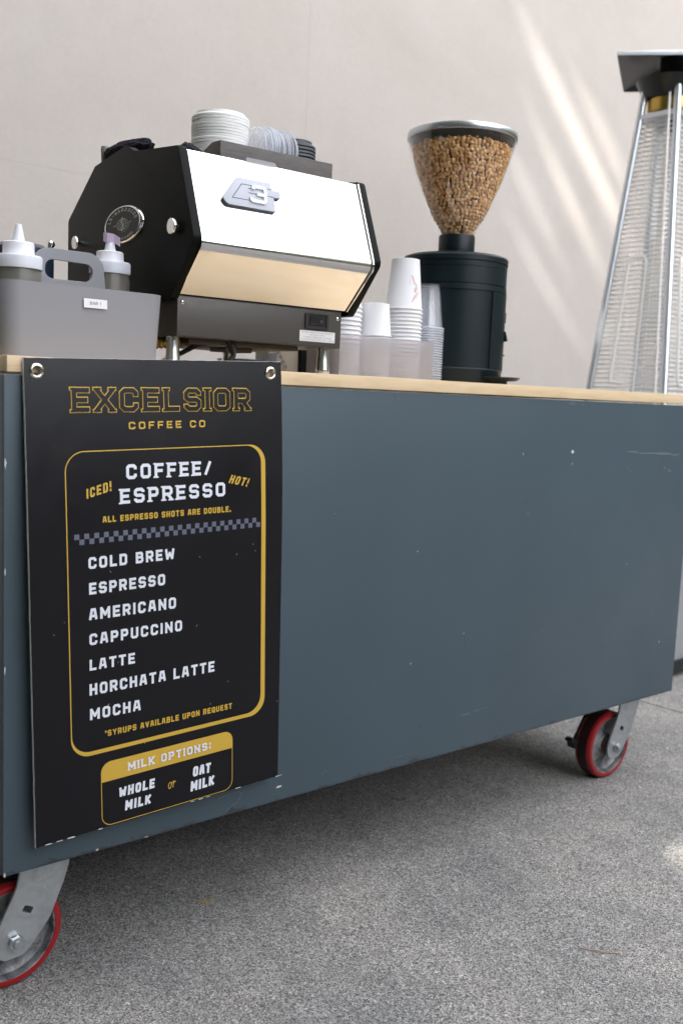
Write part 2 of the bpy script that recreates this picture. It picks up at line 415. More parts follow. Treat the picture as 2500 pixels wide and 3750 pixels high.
M_signface = mat('sign_print_black', (.0026, .0024, .0050), .36, Specular_IOR_Level=.34)
v = coords(M_signface); scf = ramp(M_signface, noise_tex(M_signface, coords(M_signface, (1, 1, 1)), 55, 3, .6), [(.77, 0.0), (.80, .35)])
setc(M_signface, mix(M_signface, scf, (.0032, .0030, .0055), (.14, .15, .17)))
setr(M_signface, ramp(M_signface, noise_tex(M_signface, v, 7, 4, .6, .5), [(.3, .31), (.7, .43)]))
bump(M_signface, math_(M_signface, 'ADD', noise_tex(M_signface, v, 9, 2, .5, 1.0), math_(M_signface, 'MULTIPLY', noise_tex(M_signface, v, 300, 2, .6), .08)), .16, .004)
M_white = mat('print_white', (.76, .78, .84), .5)
M_gold = mat('print_gold', (.60, .38, .045), .5)
M_check = mat('print_slate', (.12, .13, .18), .5)
M_foam = mat('foam_board_edge', (.72, .72, .70), .7)
M_brass = mat('nickel_eyelet', (.78, .72, .62), .22, 1.0)

def metal(name, col, rough, brushed=None, bs=.08):
    m = mat(name, col, rough, 1.0)
    if brushed:
        n = noise_tex(m, coords(m, brushed), 12, 4, .6)
        setr(m, ramp(m, n, [(.3, max(rough-.05, .03)), (.7, rough+.06)])); bump(m, n, bs, .0003)
    return m
M_steel = metal('polished_steel', (.86, .845, .82), .13, (1.5, 40, 40), .03)
M_chrome = metal('chrome', (.85, .85, .84), .06)
M_foot = metal('brushed_steel_foot', (.80, .80, .80), .22)
M_rimal = metal('brushed_aluminium', (.62, .64, .67), .3, (30, 30, 200))
M_zinc = mat('zinc_plate', (.46, .485, .50), .42, .75)
v = coords(M_zinc); setc(M_zinc, ramp(M_zinc, noise_tex(M_zinc, v, 30, 5, .65, .6), [(.3, (.36, .385, .40)), (.55, (.47, .495, .51)), (.75, (.56, .57, .575))]))
setr(M_zinc, ramp(M_zinc, noise_tex(M_zinc, v, 60, 4, .6), [(.3, .36), (.7, .52)]))
M_black = mat('black_powder_coat', (.0024, .0036, .0030), .46, Specular_IOR_Level=.11)
bump(M_black, noise_tex(M_black, coords(M_black), 900, 2, .5), .10, .0003)
M_chassis = mat('dark_chassis_metal', (.085, .078, .072), .40, .35)
setr(M_chassis, ramp(M_chassis, noise_tex(M_chassis, coords(M_chassis, (8, 8, 30)), 9, 4, .6), [(.3, .33), (.7, .5)]))
bump(M_chassis, noise_tex(M_chassis, coords(M_chassis), 700, 2, .5), .12, .0003)
M_tray = mat('dark_stained_board', (.075, .066, .062), .6)
setc(M_tray, ramp(M_tray, noise_tex(M_tray, coords(M_tray, (6, 30, 40)), 5, 4, .6), [(.3, (.095, .082, .078)), (.7, (.145, .128, .120))]))
M_logo = mat('satin_light_grey', (.52, .54, .60), .45, .0, Specular_IOR_Level=.2)
M_logo3 = mat('gloss_white', (.9, .9, .9), .25)
M_dark = mat('near_black', (.01, .01, .011), .5)
M_badge = mat('badge_black', (.008, .009, .008), .35, Specular_IOR_Level=.2)
M_silverink = mat('badge_silver', (.50, .50, .47), .45, .1)
M_plwhite = mat('white_squeeze_plastic', (.80, .81, .86), .38, Subsurface_Weight=.15)
M_paper = mat('white_paper_cup', (.83, .84, .87), .6)
M_lidw = mat('white_lid_plastic', (.82, .82, .80), .42)
M_lidb = mat('dark_lid_plastic', (.028, .035, .042), .38)
M_caddy = mat('grey_moulded_plastic', (.28, .28, .30), .48, Specular_IOR_Level=.4)
M_red = mat('red_polyurethane', (.30, .009, .012), .38)
M_tread = mat('dark_red_tread', (.02, .005, .005), .6)  # tread coloured much darker than the red tyre sides
v = coords(M_tread); setc(M_tread, ramp(M_tread, noise_tex(M_tread, v, 60, 4, .6), [(.3, (.012, .005, .005)), (.7, (.035, .006, .006))]))
M_hub = mat('dirty_cast_hub', (.40, .38, .37), .55, .45)
v = coords(M_hub); setc(M_hub, ramp(M_hub, noise_tex(M_hub, v, 22, 5, .7, .8), [(.36, (.06, .065, .075)), (.52, (.26, .26, .265)), (.7, (.42, .405, .40))]))
M_grind = mat('grinder_black_blue', (.0038, .0115, .0155), .40, Specular_IOR_Level=.30)
bump(M_grind, noise_tex(M_grind, coords(M_grind), 1200, 2, .5), .12, .0002)
M_sticker = mat('white_sticker', (.82, .82, .84), .45)
M_ink = mat('grey_ink', (.10, .10, .11), .6)
M_inklight = mat('pale_ink', (.42, .42, .45), .6)
M_redink = mat('red_ink', (.62, .20, .17), .6)
M_tape = mat('lilac_tape', (.50, .40, .52), .6)
M_cloth = mat('navy_towel', (.012, .013, .022), .95)
bump(M_cloth, noise_tex(M_cloth, coords(M_cloth), 420, 3, .7), 1.0, .004)
M_hosegold = metal('brass_braid', (.42, .30, .10), .35)
M_cable = mat('black_cable', (.012, .012, .012), .45)
M_navy = mat('navy_enamel', (.02, .035, .06), .2)
M_bag = mat('taupe_paper_bag', (.26, .235, .20), .75)
M_soot = mat('sooted_steel', (.035, .04, .04), .35, .6)
M_brassring = metal('heat_tinted_brass', (.50, .33, .08), .3)
M_wire = mat('bright_wire', (.93, .92, .90), .3, .0, Specular_IOR_Level=.8)  # near white, the sky's glint on the metal put into the colour
M_tubeleg = metal('stainless_tube', (.72, .76, .82), .38)
M_twig = mat('dry_twig', (.33, .18, .08), .8)
M_pebble = mat('pale_pebble', (.6, .58, .55), .7)
M_leaf = mat('dark_leaf', (.035, .055, .025), .6)
M_shadeblock = mat('dark_shade_block', (.075, .085, .07), .8)  # dark finish of the added shade blocks
setc(M_shadeblock, ramp(M_shadeblock, noise_tex(M_shadeblock, coords(M_shadeblock), .8, 4, .6), [(.3, (.03, .038, .026)), (.7, (.06, .07, .05))]))

M_shadeblock_green = mat('green_shade_block', (.16, .17, .12), .85)  # dull green finish of the added block behind the camera

def thin_glass(name, tintc, ior=1.45, base=0.0, rough=.02, body=0.0, bodycol=(.8, .8, .8)):
    m = bpy.data.materials.new(name); m.use_nodes = True; t = m.node_tree
    t.nodes.remove(t.nodes['Principled BSDF']); out = t.nodes['Material Output']
    tr = N(m, 'ShaderNodeBsdfTransparent'); tr.inputs[0].default_value = (*tintc, 1)
    gl = N(m, 'ShaderNodeBsdfGlossy'); gl.inputs['Roughness'].default_value = rough; gl.inputs['Color'].default_value = (1, 1, 1, 1)
    lw = N(m, 'ShaderNodeLayerWeight'); lw.inputs[0].default_value = .5
    f0 = ((ior-1)/(ior+1))**2
    sch = math_(m, 'MULTIPLY', math_(m, 'POWER', lw.outputs['Facing'], 4.0), .6)
    f = math_(m, 'MINIMUM', math_(m, 'ADD', sch, base+f0), 1.0)
    mx = N(m, 'ShaderNodeMixShader'); lk(m, f, mx.inputs[0]); lk(m, tr.outputs[0], mx.inputs[1]); lk(m, gl.outputs[0], mx.inputs[2])
    last = mx.outputs[0]
    if body:
        df = N(m, 'ShaderNodeBsdfDiffuse'); df.inputs[0].default_value = (*bodycol, 1)
        tl = N(m, 'ShaderNodeBsdfTranslucent'); tl.inputs[0].default_value = (*bodycol, 1)
        m1 = N(m, 'ShaderNodeMixShader'); m1.inputs[0].default_value = .45; lk(m, df.outputs[0], m1.inputs[1]); lk(m, tl.outputs[0], m1.inputs[2])
        m2 = N(m, 'ShaderNodeMixShader'); m2.inputs[0].default_value = body; lk(m, last, m2.inputs[1]); lk(m, m1.outputs[0], m2.inputs[2]); last = m2.outputs[0]
    lk(m, last, out.inputs[0]); return m
M_hopper = thin_glass('hopper_clear', (.985, .985, .98), 1.5, .05, .04)
M_clearcup = thin_glass('clear_cup_plastic', (.995, .997, 1.0), 1.25, .0, .10, .055, (.93, .95, 1.0))
M_clearlid = thin_glass('clear_lid_plastic', (.99, .993, 1.0), 1.3, .0, .12, .13, (.93, .95, 1.0))
M_bottle = thin_glass('hazy_bottle', (.62, .60, .54), 1.4, .03, .3, .42, (.55, .53, .47))
M_frost = thin_glass('frosted_grey_acrylic', (.90, .885, .89), 1.35, .02, .4, .30, (.70, .68, .69))
M_tubeglass = thin_glass('heater_glass', (.90, .91, .92), 1.5, .04, .05)
M_syrup = mat('dark_syrup', (.030, .034, .042), .3)
M_oil = mat('olive_syrup', (.075, .065, .028), .3)
M_sauce = mat('tan_syrup', (.12, .095, .06), .35)
M_bean = mat('roasted_bean', (.22, .115, .055), .24, Specular_IOR_Level=.45)
gi = N(M_bean, 'ShaderNodeNewGeometry')
setc(M_bean, ramp(M_bean, gi.outputs['Random Per Island'], [(0, (.48, .235, .085)), (.4, (.74, .40, .165)), (1, (.90, .60, .31))]))  # bean tones lightened, glare of the hopper glass put into the colour

# ------------------------------------------------------------------ setting
HT = 1.01829; HB = .2235; LEN = 1.830; WY = 2.30
# ground: two slabs with a narrow joint between them
def joint_x(y): return 2.325+.006*math.sin(y*9)+.004*noise.noise(Vector((y*14, 0, 0)))
ys = [-14.0]+[-1.6+i*.04 for i in range(98)]+[WY+.3]
for side in (-1, 1):
    mb = MB(); far = -14 if side < 0 else 16
    vsx = []
    for y in ys: vsx += [(far, y, 0), (joint_x(y)+side*.0035, y, 0), (joint_x(y)+side*.0028, y, -.02)]
    fs = []
    for i in range(len(ys)-1):
        for k in (0, 1): a = i*3+k; fs.append((a, a+1, a+4, a+3))
    mb.add(vsx, fs); g = mb.build('ground', M_gr, kind='structure')
mb = MB(); mb.add([(2.2, -14, -.012), (2.45, -14, -.012), (2.45, WY+.3, -.012), (2.2, WY+.3, -.012)], [(0, 1, 2, 3)]); mb.build('ground_joint', M_dark, kind='structure')
# big rear wall of plaster bays with fine joints
wall = thing('plaster_wall', (0, WY, 0), 'tall pale plaster wall behind the coffee cart with soft sun streaks', 'wall')
XJ = 2.245
for (x0, x1, z0, z1, dy) in [(-6, XJ-.0003, -.2, 1.7894, 0), (-6, XJ-.0003, 1.790, 6.5, .0004), (XJ+.0003, 14, -.2, 6.5, .0002)]:
    MB().box((x0, dy, z0), (x1, .2, z1)).build('panel', M_wall, wall)
MB().box((-6, .21, -.2), (14, .3, 6.5)).build('backing', M_wall, wall)

# unseen shade block added on the left; beams slip through the creeper over its openings
BX = -3.2
def src(x, y, z): t = x-BX; return (y-.25*t, z+.97*t)
gaps = []
for (x0, z0, x1, z1, wd) in [(4.06, 2.64, 4.62, 2.11, .072), (4.22, 2.72, 4.66, 2.40, .040), (3.95, 2.36, 4.5, 1.72, .045), (3.65, 2.24, 4.12, 1.80, .030), (3.8, 1.8, 4.3, 1.40, .030)]:
    gaps.append((src(x0, WY, z0), src(x1, WY, z1), wd))
gaps.append((src(1.36, -.335, 0), src(1.50, -.33, 0), .036)); gaps.append((src(3.85, 1.21, 0), src(4.12, 1.36, 0), .03))
def bbox(gs, m=.16):
    ys_ = [q[0] for g in gs for q in g[:2]]; zs_ = [q[1] for g in gs for q in g[:2]]
    return (min(ys_)-m, max(ys_)+m, min(zs_)-m, max(zs_)+m)
holes = [bbox(gaps[:5], .22), bbox(gaps[5:6]), bbox(gaps[6:7])]
bld = thing('left_shade_block', (BX, 0, 0), 'unseen dark block added beyond the left edge to shade the cart', 'building')
ycut = sorted({-14.0, 2.55, *[h[0] for h in holes], *[h[1] for h in holes]})
zcut = sorted({0.0, 15.0, *[h[2] for h in holes], *[h[3] for h in holes]})
mb = MB()
for i in range(len(ycut)-1):
    for j in range(len(zcut)-1):
        yc, zc = (ycut[i]+ycut[i+1])/2, (zcut[j]+zcut[j+1])/2
        if any(h[0] < yc < h[1] and h[2] < zc < h[3] for h in holes): continue
        mb.box((-.05, ycut[i], zcut[j]), (0, ycut[i+1], zcut[j+1]))
mb.build('wall', M_shadeblock, bld)
def seg_d(p, a, b):
    a = Vector(a); b = Vector(b); p = Vector(p); t = max(0, min(1, (p-a).dot(b-a)/(b-a).length_squared)); return (p-(a+t*(b-a))).length
mb = MB()
for h in holes:
    y = h[0]-.05
    while y < h[1]+.05:
        z = h[2]-.05
        while z < h[3]+.05:
            for q in range(4):
                cy_, cz_ = y+rnd.uniform(-.02, .02), z+rnd.uniform(-.02, .02); s = rnd.uniform(.032, .05)
                n_ = noise.noise(Vector((cy_*6, cz_*6, 3)))
                if any(seg_d((cy_, cz_), a, b) < wd*(1.0+.6*n_)+s*.42+.07*noise.noise(Vector((cy_*15, cz_*15, 8))) for a, b, wd in gaps): continue
                an = rnd.uniform(0, 3.14); ca, sa = math.cos(an)*s, math.sin(an)*s; xx = rnd.uniform(-.03, .02)
                mb.add([(xx+rnd.uniform(-.01, .01), cy_+dy*ca-dz*sa, cz_+dy*sa+dz*ca) for dy, dz in ((-1.2, 0), (0, -.9), (1.2, 0), (0, .9))], [(0, 1, 2, 3)])
            z += .045
        y += .045
mb.build('leaf_mask', M_leaf, bld, kind='stuff', weld=False)  # leaf quads added off view, slits cut to shape the sun streaks

# unseen dull green block added behind the camera, holding back low light
fac = thing('rear_shade_block', (2, -9.0, 0), 'unseen dull green block added behind the camera to hold back low light', 'building')
MB().box((-6, -1.2, 0), (14, 0, 3.0)).build('wall', M_shadeblock_green, fac)
MB().box((-6.1, -1.3, 3.0), (14.1, .15, 3.15)).build('parapet', M_shadeblock, fac)
for i in range(5): MB().box((-4+i*3.4, -.06, .9), (-2.6+i*3.4, .01, 2.4)).build('window', M_navy, fac)
# unseen block added at right to cut sky light, hedges to cut low light
rb_ = thing('right_shade_block', (9.0, 0, 0), 'unseen dark block added beyond the right edge to cut sky light', 'building')
MB().box((0, -14, 0), (.3, 2.25, 6.5)).build('wall', M_shadeblock, rb_)
for (a, b, lab) in (((-2.0, -7.0, 0), (-1.5, 1.6, 1.5), 'clipped dark hedge added unseen along the left to cut low light'), ((-1.45, -3.3, 0), (-.2, -2.7, 1.5), 'short clipped dark hedge added unseen behind the camera to cut low light')):
    tag(MB().box(a, b).build('hedge', M_leaf), lab, 'hedge')
# unseen storage tubs added behind the cart to darken the ground beneath it
for i, x in enumerate((.0, .47, .94)):
    t = thing('shade_tub', (x, .985, 0), 'unseen black lidded tub added behind the cart for shade, %s from its left end' % ('first', 'second', 'third')[i], 'storage tub', 'unseen tubs added behind the cart for shade')
    MB().box((-.22, -.17, 0), (.22, .17, .30)).build('tub_body', M_dark, t, bevel=.01)
    MB().box((-.23, -.18, .301), (.23, .18, .33)).build('tub_lid', M_dark, t, bevel=.006)

# ------------------------------------------------------------------ cart
cart = thing('coffee_cart', (0, 0, 0), 'blue-grey painted plywood coffee cart with birch counter on red wheels', 'cart')
PT = .9905
mb = MB(); mb.box((0, 0, HB), (LEN, .018, PT)); mb.build('front_panel', M_panel, cart, bevel=.0009)
MB().box((.0005, .0185, HB+.004), (.018, .76, PT)).build('side_panel', M_side_shaded, cart, bevel=.001)
MB().box((LEN-.018, .0185, HB+.004), (LEN-.0005, .76, PT)).build('side_panel', M_side_shaded, cart, bevel=.001)
MB().box((.0185, .0185, HB+.012), (LEN-.0185, .76, HB+.03)).build('floor_board', M_dark, cart)  # coloured black to deepen the shade under the cart
MB().box((.0185, .02, PT-.06), (LEN-.0185, .04, PT-.001)).build('top_rail', M_birch_edge, cart)
MB().box((.003, -.003, .9948), (LEN+.012, .80, HT)).build('countertop', M_birch, cart, bevel=.0012)
# chips and scratches in the paint (thin, a hair proud)
XZf = Matrix(((1, 0, 0, 0), (0, 0, -1, 0), (0, 1, 0, 0), (0, 0, 0, 1)))      # (u,v,lift)->(u,-lift,v)
def blob(mb, x, z, r, sx=1, sz=1, n=9):
    ph = [rnd.uniform(.6, 1.25) for _ in range(n)]
    mb.add([(x+math.cos(2*math.pi*i/n)*r*sx*ph[i], -.0004, z+math.sin(2*math.pi*i/n)*r*sz*ph[i]) for i in range(n)], [tuple(range(n))])
M_chip = mat('bare_wood_chip', (.62, .58, .54), .7); M_scr = mat('paint_scratch', (.17, .205, .235), .6); M_dscr = mat('dark_scuff', (.018, .032, .055), .6)
mb = MB()
for (x, z, r, sx, sz) in [(1.3276, .8728, .0055, .8, 1), (1.3288, .845, .0016, .7, 2.6), (1.154, .869, .001, 1, 3), (.847, .673, .0013, 1, 1), (.844, .4404, .0018, .7, 1.3), (.997, .4846, .0012, 1, 1), (1.1828, .736, .001, 1, 1), (1.5747, .590, .0013, 1, 1.4), (1.7498, .370, .0024, .9, 1.3), (.5194, .2505, .0042, 1.6, .55), (.627, .7588, .001, 1, 1), (.002, .862, .004, .5, 2.2), (.0018, .70, .002, .5, 3), (.002, .55, .002, .5, 4), (.0022, .2262, .002, .7, 2), (.155, .2262, .0022, 1.2, .9), (.245, .2246, .0016, 2.5, .6)]: blob(mb, x, z, r, sx, sz)
mb.build('paint_chip', M_chip, cart, kind='stuff', weld=False)
mb = MB()
for (x0, z0, x1, z1, n, wd) in [(1.53, .8712, 1.69, .8665, 16, .0022), (1.70, .866, 1.76, .864, 7, .0026), (1.545, .832, 1.56, .822, 4, .002), (1.70, .831, 1.73, .822, 6, .003), (1.00, .302, 1.07, .306, 5, .0011), (1.005, .297, 1.03, .299, 3, .0013), (.80, .2455, .86, .2475, 3, .001), (.62, .252, .645, .259, 3, .001), (1.29, .983, 1.36, .984, 7, .0016), (.90, .67, 1.15, .69, 2, .0005), (.40, .262, .43, .268, 3, .0008)]:
    for _ in range(n):
        t = rnd.random(); xx = x0+(x1-x0)*t; zz = z0+(z1-z0)*t+rnd.uniform(-1, 1)*.0022; l = rnd.uniform(.004, (x1-x0)*.35+.004)
        strip(mb, [(xx, zz), (xx+l*.5, zz+rnd.uniform(-.0004, .0004)), (xx+l, zz+rnd.uniform(-.0006, .0006))], wd*rnd.uniform(.25, .8), XZf, .0004+rnd.random()*.0002)
pts = [(.30, .2585), (.345, .262), (.352, .256), (.343, .243), (.322, .235), (.318, .229)]
strip(mb, [(x-.0+.085, z) for x, z in pts], .0007, XZf, .0005)
mb.build('paint_scratch', M_scr, cart, kind='stuff', weld=False)
mb = MB()
for (x, z, l) in [(1.0, .478, .017), (1.004, .584, .006), (1.178, .765, .012), (.627, .7588, .004), (.7644, .985, .008), (.8812, .30, .006)]: strip(mb, [(x, z), (x+.001, z-l)], .0012, XZf, .0005)
mb.build('paint_scuff', M_dscr, cart, kind='stuff', weld=False)

def caster(x, y, first=None):
    if first:
        root = first.copy(); sc.collection.objects.link(root)
        for ch in first.children:
            c = ch.copy(); sc.collection.objects.link(c); c.parent = root
            for g2 in ch.children:
                d2 = g2.copy(); sc.collection.objects.link(d2); d2.parent = c
        root.location = (x, y, 0); return root
    root = bpy.data.objects.new('caster', None); sc.collection.objects.link(root); root.location = (x, y, 0)
    zc = .089; W0, W1 = -.025, .025      # y extents of the wheel about the root
    ax = Matrix.Translation((0, 0, zc)) @ Matrix.Rotation(R(90), 4, 'X')      # lathe z -> -y
    wheel = MB().lathe([(.0735, -.020), (.0760, -.0245), (.0795, -.0252), (.0845, -.0238), (.0878, -.0195), (.089, -.014)], 72, ax).lathe([(.089, .014), (.0878, .0195), (.0845, .0238), (.0795, .0252), (.0760, .0245), (.0735, .020)], 72, ax).build('tyre', M_red, root)
    MB().lathe([(.089, -.014), (.0891, 0), (.089, .014)], 72, ax).build('tread', M_tread, root)
    prof = [(.0755, .0235), (.0735, .0232), (.0725, .0205), (.071, .010), (.066, .0055), (.058, .0045), (.045, .007), (.032, .012), (.027, .017), (.0265, .0235)]
    MB().lathe(prof, 64, ax).lathe([(r, -z) for r, z in prof[::-1]], 64, ax).build('hub', M_hub, root)
    MB().lathe([(.0275, .008), (.0285, .024), (.027, .0262), (.014, .0268), (.0001, .0268)], 40, ax).lathe([(.0001, -.0268), (.014, -.0268), (.027, -.0262), (.0285, -.024), (.0275, -.008)], 40, ax).build('hub_boss', M_chassis, root)
    out = [(.013, .2215), (.092, .2215), (.090, .198), (.081, .168), (.058, .113), (.026, .0735), (.014, .0625), (-.016, .0608), (-.031, .070), (-.036, .094), (-.025, .121), (.003, .178)]
    out = fillet(out, [0, 0, .03, .05, .05, .012, .008, .01, .014, .03, .02, .05], 5)
    hole = [(.0163, .1462), (.0309, .1384), (.0255, .1274), (.0104, .1368)]
    for s, y0, y1 in ((1, -.043, -.038), (-1, .038, .043)):
        cu = bpy.data.curves.new('t', 'CURVE'); cu.dimensions = '2D'; cu.fill_mode = 'BOTH'; cu.extrude = .0022; cu.bevel_depth = .0004
        for lp in (out, fillet(hole, .002, 3)):
            sp = cu.splines.new('POLY'); sp.points.add(len(lp)-1); sp.use_cyclic_u = True
            for i, (a, b) in enumerate(lp): sp.points[i].co = (a, b, 0, 1)
        to = bpy.data.objects.new('t', cu); sc.collection.objects.link(to)
        dg = bpy.context.evaluated_depsgraph_get(); me = bpy.data.meshes.new_from_object(to.evaluated_get(dg))
        bpy.data.objects.remove(to)
        me.transform(Matrix.Translation((0, (y0+y1)/2, 0)) @ Matrix(((1, 0, 0, 0), (0, 0, -1, 0), (0, 1, 0, 0), (0, 0, 0, 1))))
        me.materials.clear(); me.materials.append(M_zinc)
        fo = bpy.data.objects.new('fork', me); sc.collection.objects.link(fo); fo.parent = root
        if s == 1:
            dots = MB()
            glyph = {'F': '111100110100100', 'A': '010101111101101', 'U': '101101101101111', 'L': '100100100100111', 'T': '111010010010010', 'E': '111100110100111', 'S': '011100010001110', '2': '110001010100111'}
            for li, (word, bx, bz) in enumerate((('FAULTLESS', .0335, .1835), ('2', .0485, .170))):
                for ci, chh in enumerate(word):
                    for k, b in enumerate(glyph[chh]):
                        if b == '1' and rnd.random() < .9:
                            px_ = bx+ci*.0034*1.0+(k % 3)*.0010; pz = bz-(k//3)*.0010+ci*.0007
                            dots.add([(px_+.00038*math.cos(q), -.0433, pz+.00038*math.sin(q)) for q in (0, 1.57, 3.14, 4.71)], [(0, 1, 2, 3)])
            dots.build('stamped_lettering', M_sticker, root, kind='stuff', weld=False)
    hexp = [(.0125*math.cos(R(60*i+12)), .0125*math.sin(R(60*i+12))) for i in range(6)]
    Mn = Matrix.Translation((0, 0, zc)) @ Matrix(((1, 0, 0, 0), (0, 0, -1, 0), (0, 1, 0, 0), (0, 0, 0, 1)))
    nut = MB().prism(hexp, .043, .054, Mn).build('nut', M_foot, root, bevel=.0012)
    MB().lathe([(.0001, .0575), (.006, .0575), (.0068, .0565), (.0068, .054), (.0105, .0545), (.0108, .0538)], 20, Mn).build('bolt_end', M_zinc, root)
    MB().lathe([(.012, -.046), (.012, .046)], 20, ax).build('axle', M_zinc, root)
    MB().box((-.005, -.046, .2165), (.097, .046, .2232)).build('top_plate', M_zinc, root, bevel=.001)
    MB().box((.012, -.038, .205), (.09, .038, .2165)).build('fork_crown', M_zinc, root, bevel=.002)
    br = MB().prism(fillet([(-.082, .105), (-.108, .118), (-.122, .112), (-.108, .104), (-.104, .088), (-.084, .088)], .003, 3), .012, .034, XZ(0))
    br.build('brake_lever', M_dark, root, bevel=.001)
    MB().prism([(-.085, .10), (-.02, .19), (-.01, .185), (-.075, .09)], .03, .036, XZ(0)).build('brake_arm', M_dark, root)
    return root
c0 = caster(.034, .081); c0.parent = cart
for (x, y) in ((1.647, .081), (.034, .70), (1.647, .70)): caster(x, y, c0)

# ------------------------------------------------------------------ menu sign
sign = thing('menu_sign', (.0178, -.0240, 1.0157), 'black hanging menu sign listing coffee drinks in white and gold letters', 'sign')
sign.rotation_euler = (0, -R(1.9), 0)
SWD, SHT = .4575, .7450
# local plane: (u, v down, lift) -> (u, -lift, -v)
SP = Matrix(((1, 0, 0, 0), (0, 0, -1, 0), (0, -1, 0, 0), (0, 0, 0, 1)))
GR = [(.0191, .0191), (.4364, .0171)]
def curve_sheet(loops, ext, bev=0):
    cu = bpy.data.curves.new('t', 'CURVE'); cu.dimensions = '2D'; cu.fill_mode = 'BOTH'; cu.extrude = ext; cu.bevel_depth = bev
    for lp in loops:
        sp = cu.splines.new('POLY'); sp.points.add(len(lp)-1); sp.use_cyclic_u = True
        for i, (a, b) in enumerate(lp): sp.points[i].co = (a, b, 0, 1)
    to = bpy.data.objects.new('t', cu); sc.collection.objects.link(to)
    me = bpy.data.meshes.new_from_object(to.evaluated_get(bpy.context.evaluated_depsgraph_get())); bpy.data.objects.remove(to)
    me.materials.clear(); return me
circ = lambda cx, cy_, r, n=28: [(cx+r*math.cos(2*math.pi*i/n), cy_+r*math.sin(2*math.pi*i/n)) for i in range(n)]
# ragged, slightly dented outline
edge = []
nE = 60
for i in range(nE): edge.append((SWD*i/nE, .0006*noise.noise(Vector((i*.5, 1, 0))) - .0026*(i/nE)))
for i in range(nE): edge.append((SWD+.0022*math.sin(math.pi*.5*(1-i/nE))-.0055*(i/nE)+.0005*noise.noise(Vector((i*.7, 2, 0))), -.0026+(SHT+.0014)*i/nE))
for i in range(nE): edge.append((SWD-.0055-(SWD-.003)*i/nE, SHT-.001+.0007*noise.noise(Vector((i*.9, 3, 0)))))
for i in range(nE): edge.append((-.0028*(1-i/nE)+.0006*noise.noise(Vector((i*.6, 4, 0))), SHT-SHT*i/nE))
def place_sheet(name, me, m, parent, y, kind=None):
    me.transform(Matrix.Translation((0, y, 0)) @ Matrix(((1, 0, 0, 0), (0, 0, 1, 0), (0, -1, 0, 0), (0, 0, 0, 1))))
    me.materials.append(m); o = bpy.data.objects.new(name, me); sc.collection.objects.link(o); o.parent = parent
    if kind: o['kind'] = kind
    return o
place_sheet('board', curve_sheet([edge]+[circ(x, y, .0070) for x, y in GR], .0022, .0003), M_foam, sign, .0029)
place_sheet('print_sheet', curve_sheet([edge]+[circ(x, y, .0070) for x, y in GR], .00005), M_signface, sign, .00015)
for (gx, gy) in GR:
    Mg = Matrix.Translation((gx, 0, -gy)) @ Matrix.Rotation(R(90), 4, 'X')
    MB().lathe([(.0066, -.003), (.0066, .0008), (.0072, .0020), (.0085, .0026), (.0100, .0022), (.0112, .0010), (.0113, .0002)], 40, Mg).build('eyelet', M_brass, sign)
# creases running from the eyelets
mb = MB()
for pts in ([(.0191, .006), (.0195, .0005)], [(.007, .0175), (.0005, .0155)], [(.0135, .031), (.0085, .045)], [(.4375, .0055), (.440, -.0018)], [(.447, .0215), (.4565, .0215)]):
    strip(mb, pts, .0007, SP, .0003)
mb.build('crease', M_dark, sign, kind='stuff', weld=False)
# printed matter
def pline(name, s, A, B, h, style, m, grow=0, lift=.00035):
    mb = MB(); text_geo(mb, s, A, B, h, style, SP, lift, grow)
    return mb.build(name, m, sign, weld=False)
for (s, A, B, h, style, col) in SIGN_TEXT:
    m = M_gold if col == 'gold' else M_white
    if style == 'outline':
        pline('lettering', s, A, B, h, style, m, .0012, .0003)
        pline('letter_fill', s, A, B, h, style, M_signface, -.00035, .0016)
    else: pline('lettering', s, A, B, h, style, m, 0, .0012 if s == 'MILK OPTIONS:' else .00035)
# letter_fill sits over the gold outline; frame and boxes
mb = MB(); ring(mb, rrect(.0573, .1380, .4215, .6178, .032, 12), rrect(.0590, .1396, .4128, .6112, .030, 12), .0003, .00045, SP)
mb.build('border', M_gold, sign)
mb = MB()
for i in range(42):
    u = .0697+(.3404/42)*i; v0 = .2639+(.0083 if i % 2 else 0)
    mb.box((u, v0, .0003), (u+.3404/42, v0+.0083, .0004), SP)
mb.build('checker_strip', M_check, sign, weld=False)
mb = MB(); ring(mb, rrect(.1062, .6348, .3540, .7420, .0175, 10), rrect(.1073, .6360, .3529, .7410, .0168, 10), .0003, .00042, SP)
mb.build('milk_border', M_gold, sign)
hd = [(.1068, .6675)]+[p for p in rrect(.1068, .6354, .3534, .70, .017, 10) if p[1] < .66]+[(.3534, .6668)]
hd = [(.1068, .6675), (.3534, .6668)]+[p for p in fillet([(.3534, .6668), (.3534, .6354), (.1068, .6354), (.1068, .6675)], [0, .017, .017, 0], 8)][1:-1]
MB().prism(hd, .0005, .0006, SP).build('milk_header', M_gold, sign)
mb = MB()
strip(mb, [(.2310, .6985), (.2283, .7000), (.2270, .7040), (.2275, .7085), (.2298, .7092), (.2322, .7062), (.2330, .7015), (.2318, .6988)], .0013, SP, .00035, closed=True)
strip(mb, [(.2325, .7000), (.2352, .7006), (.2368, .6975), (.2362, .7040), (.2358, .7090)], .0013, SP, .0004)
strip(mb, [(.2362, .7030), (.2378, .6990), (.2398, .6985), (.2402, .7005)], .0013, SP, .00045)
mb.build('lettering', M_gold, sign, weld=False)
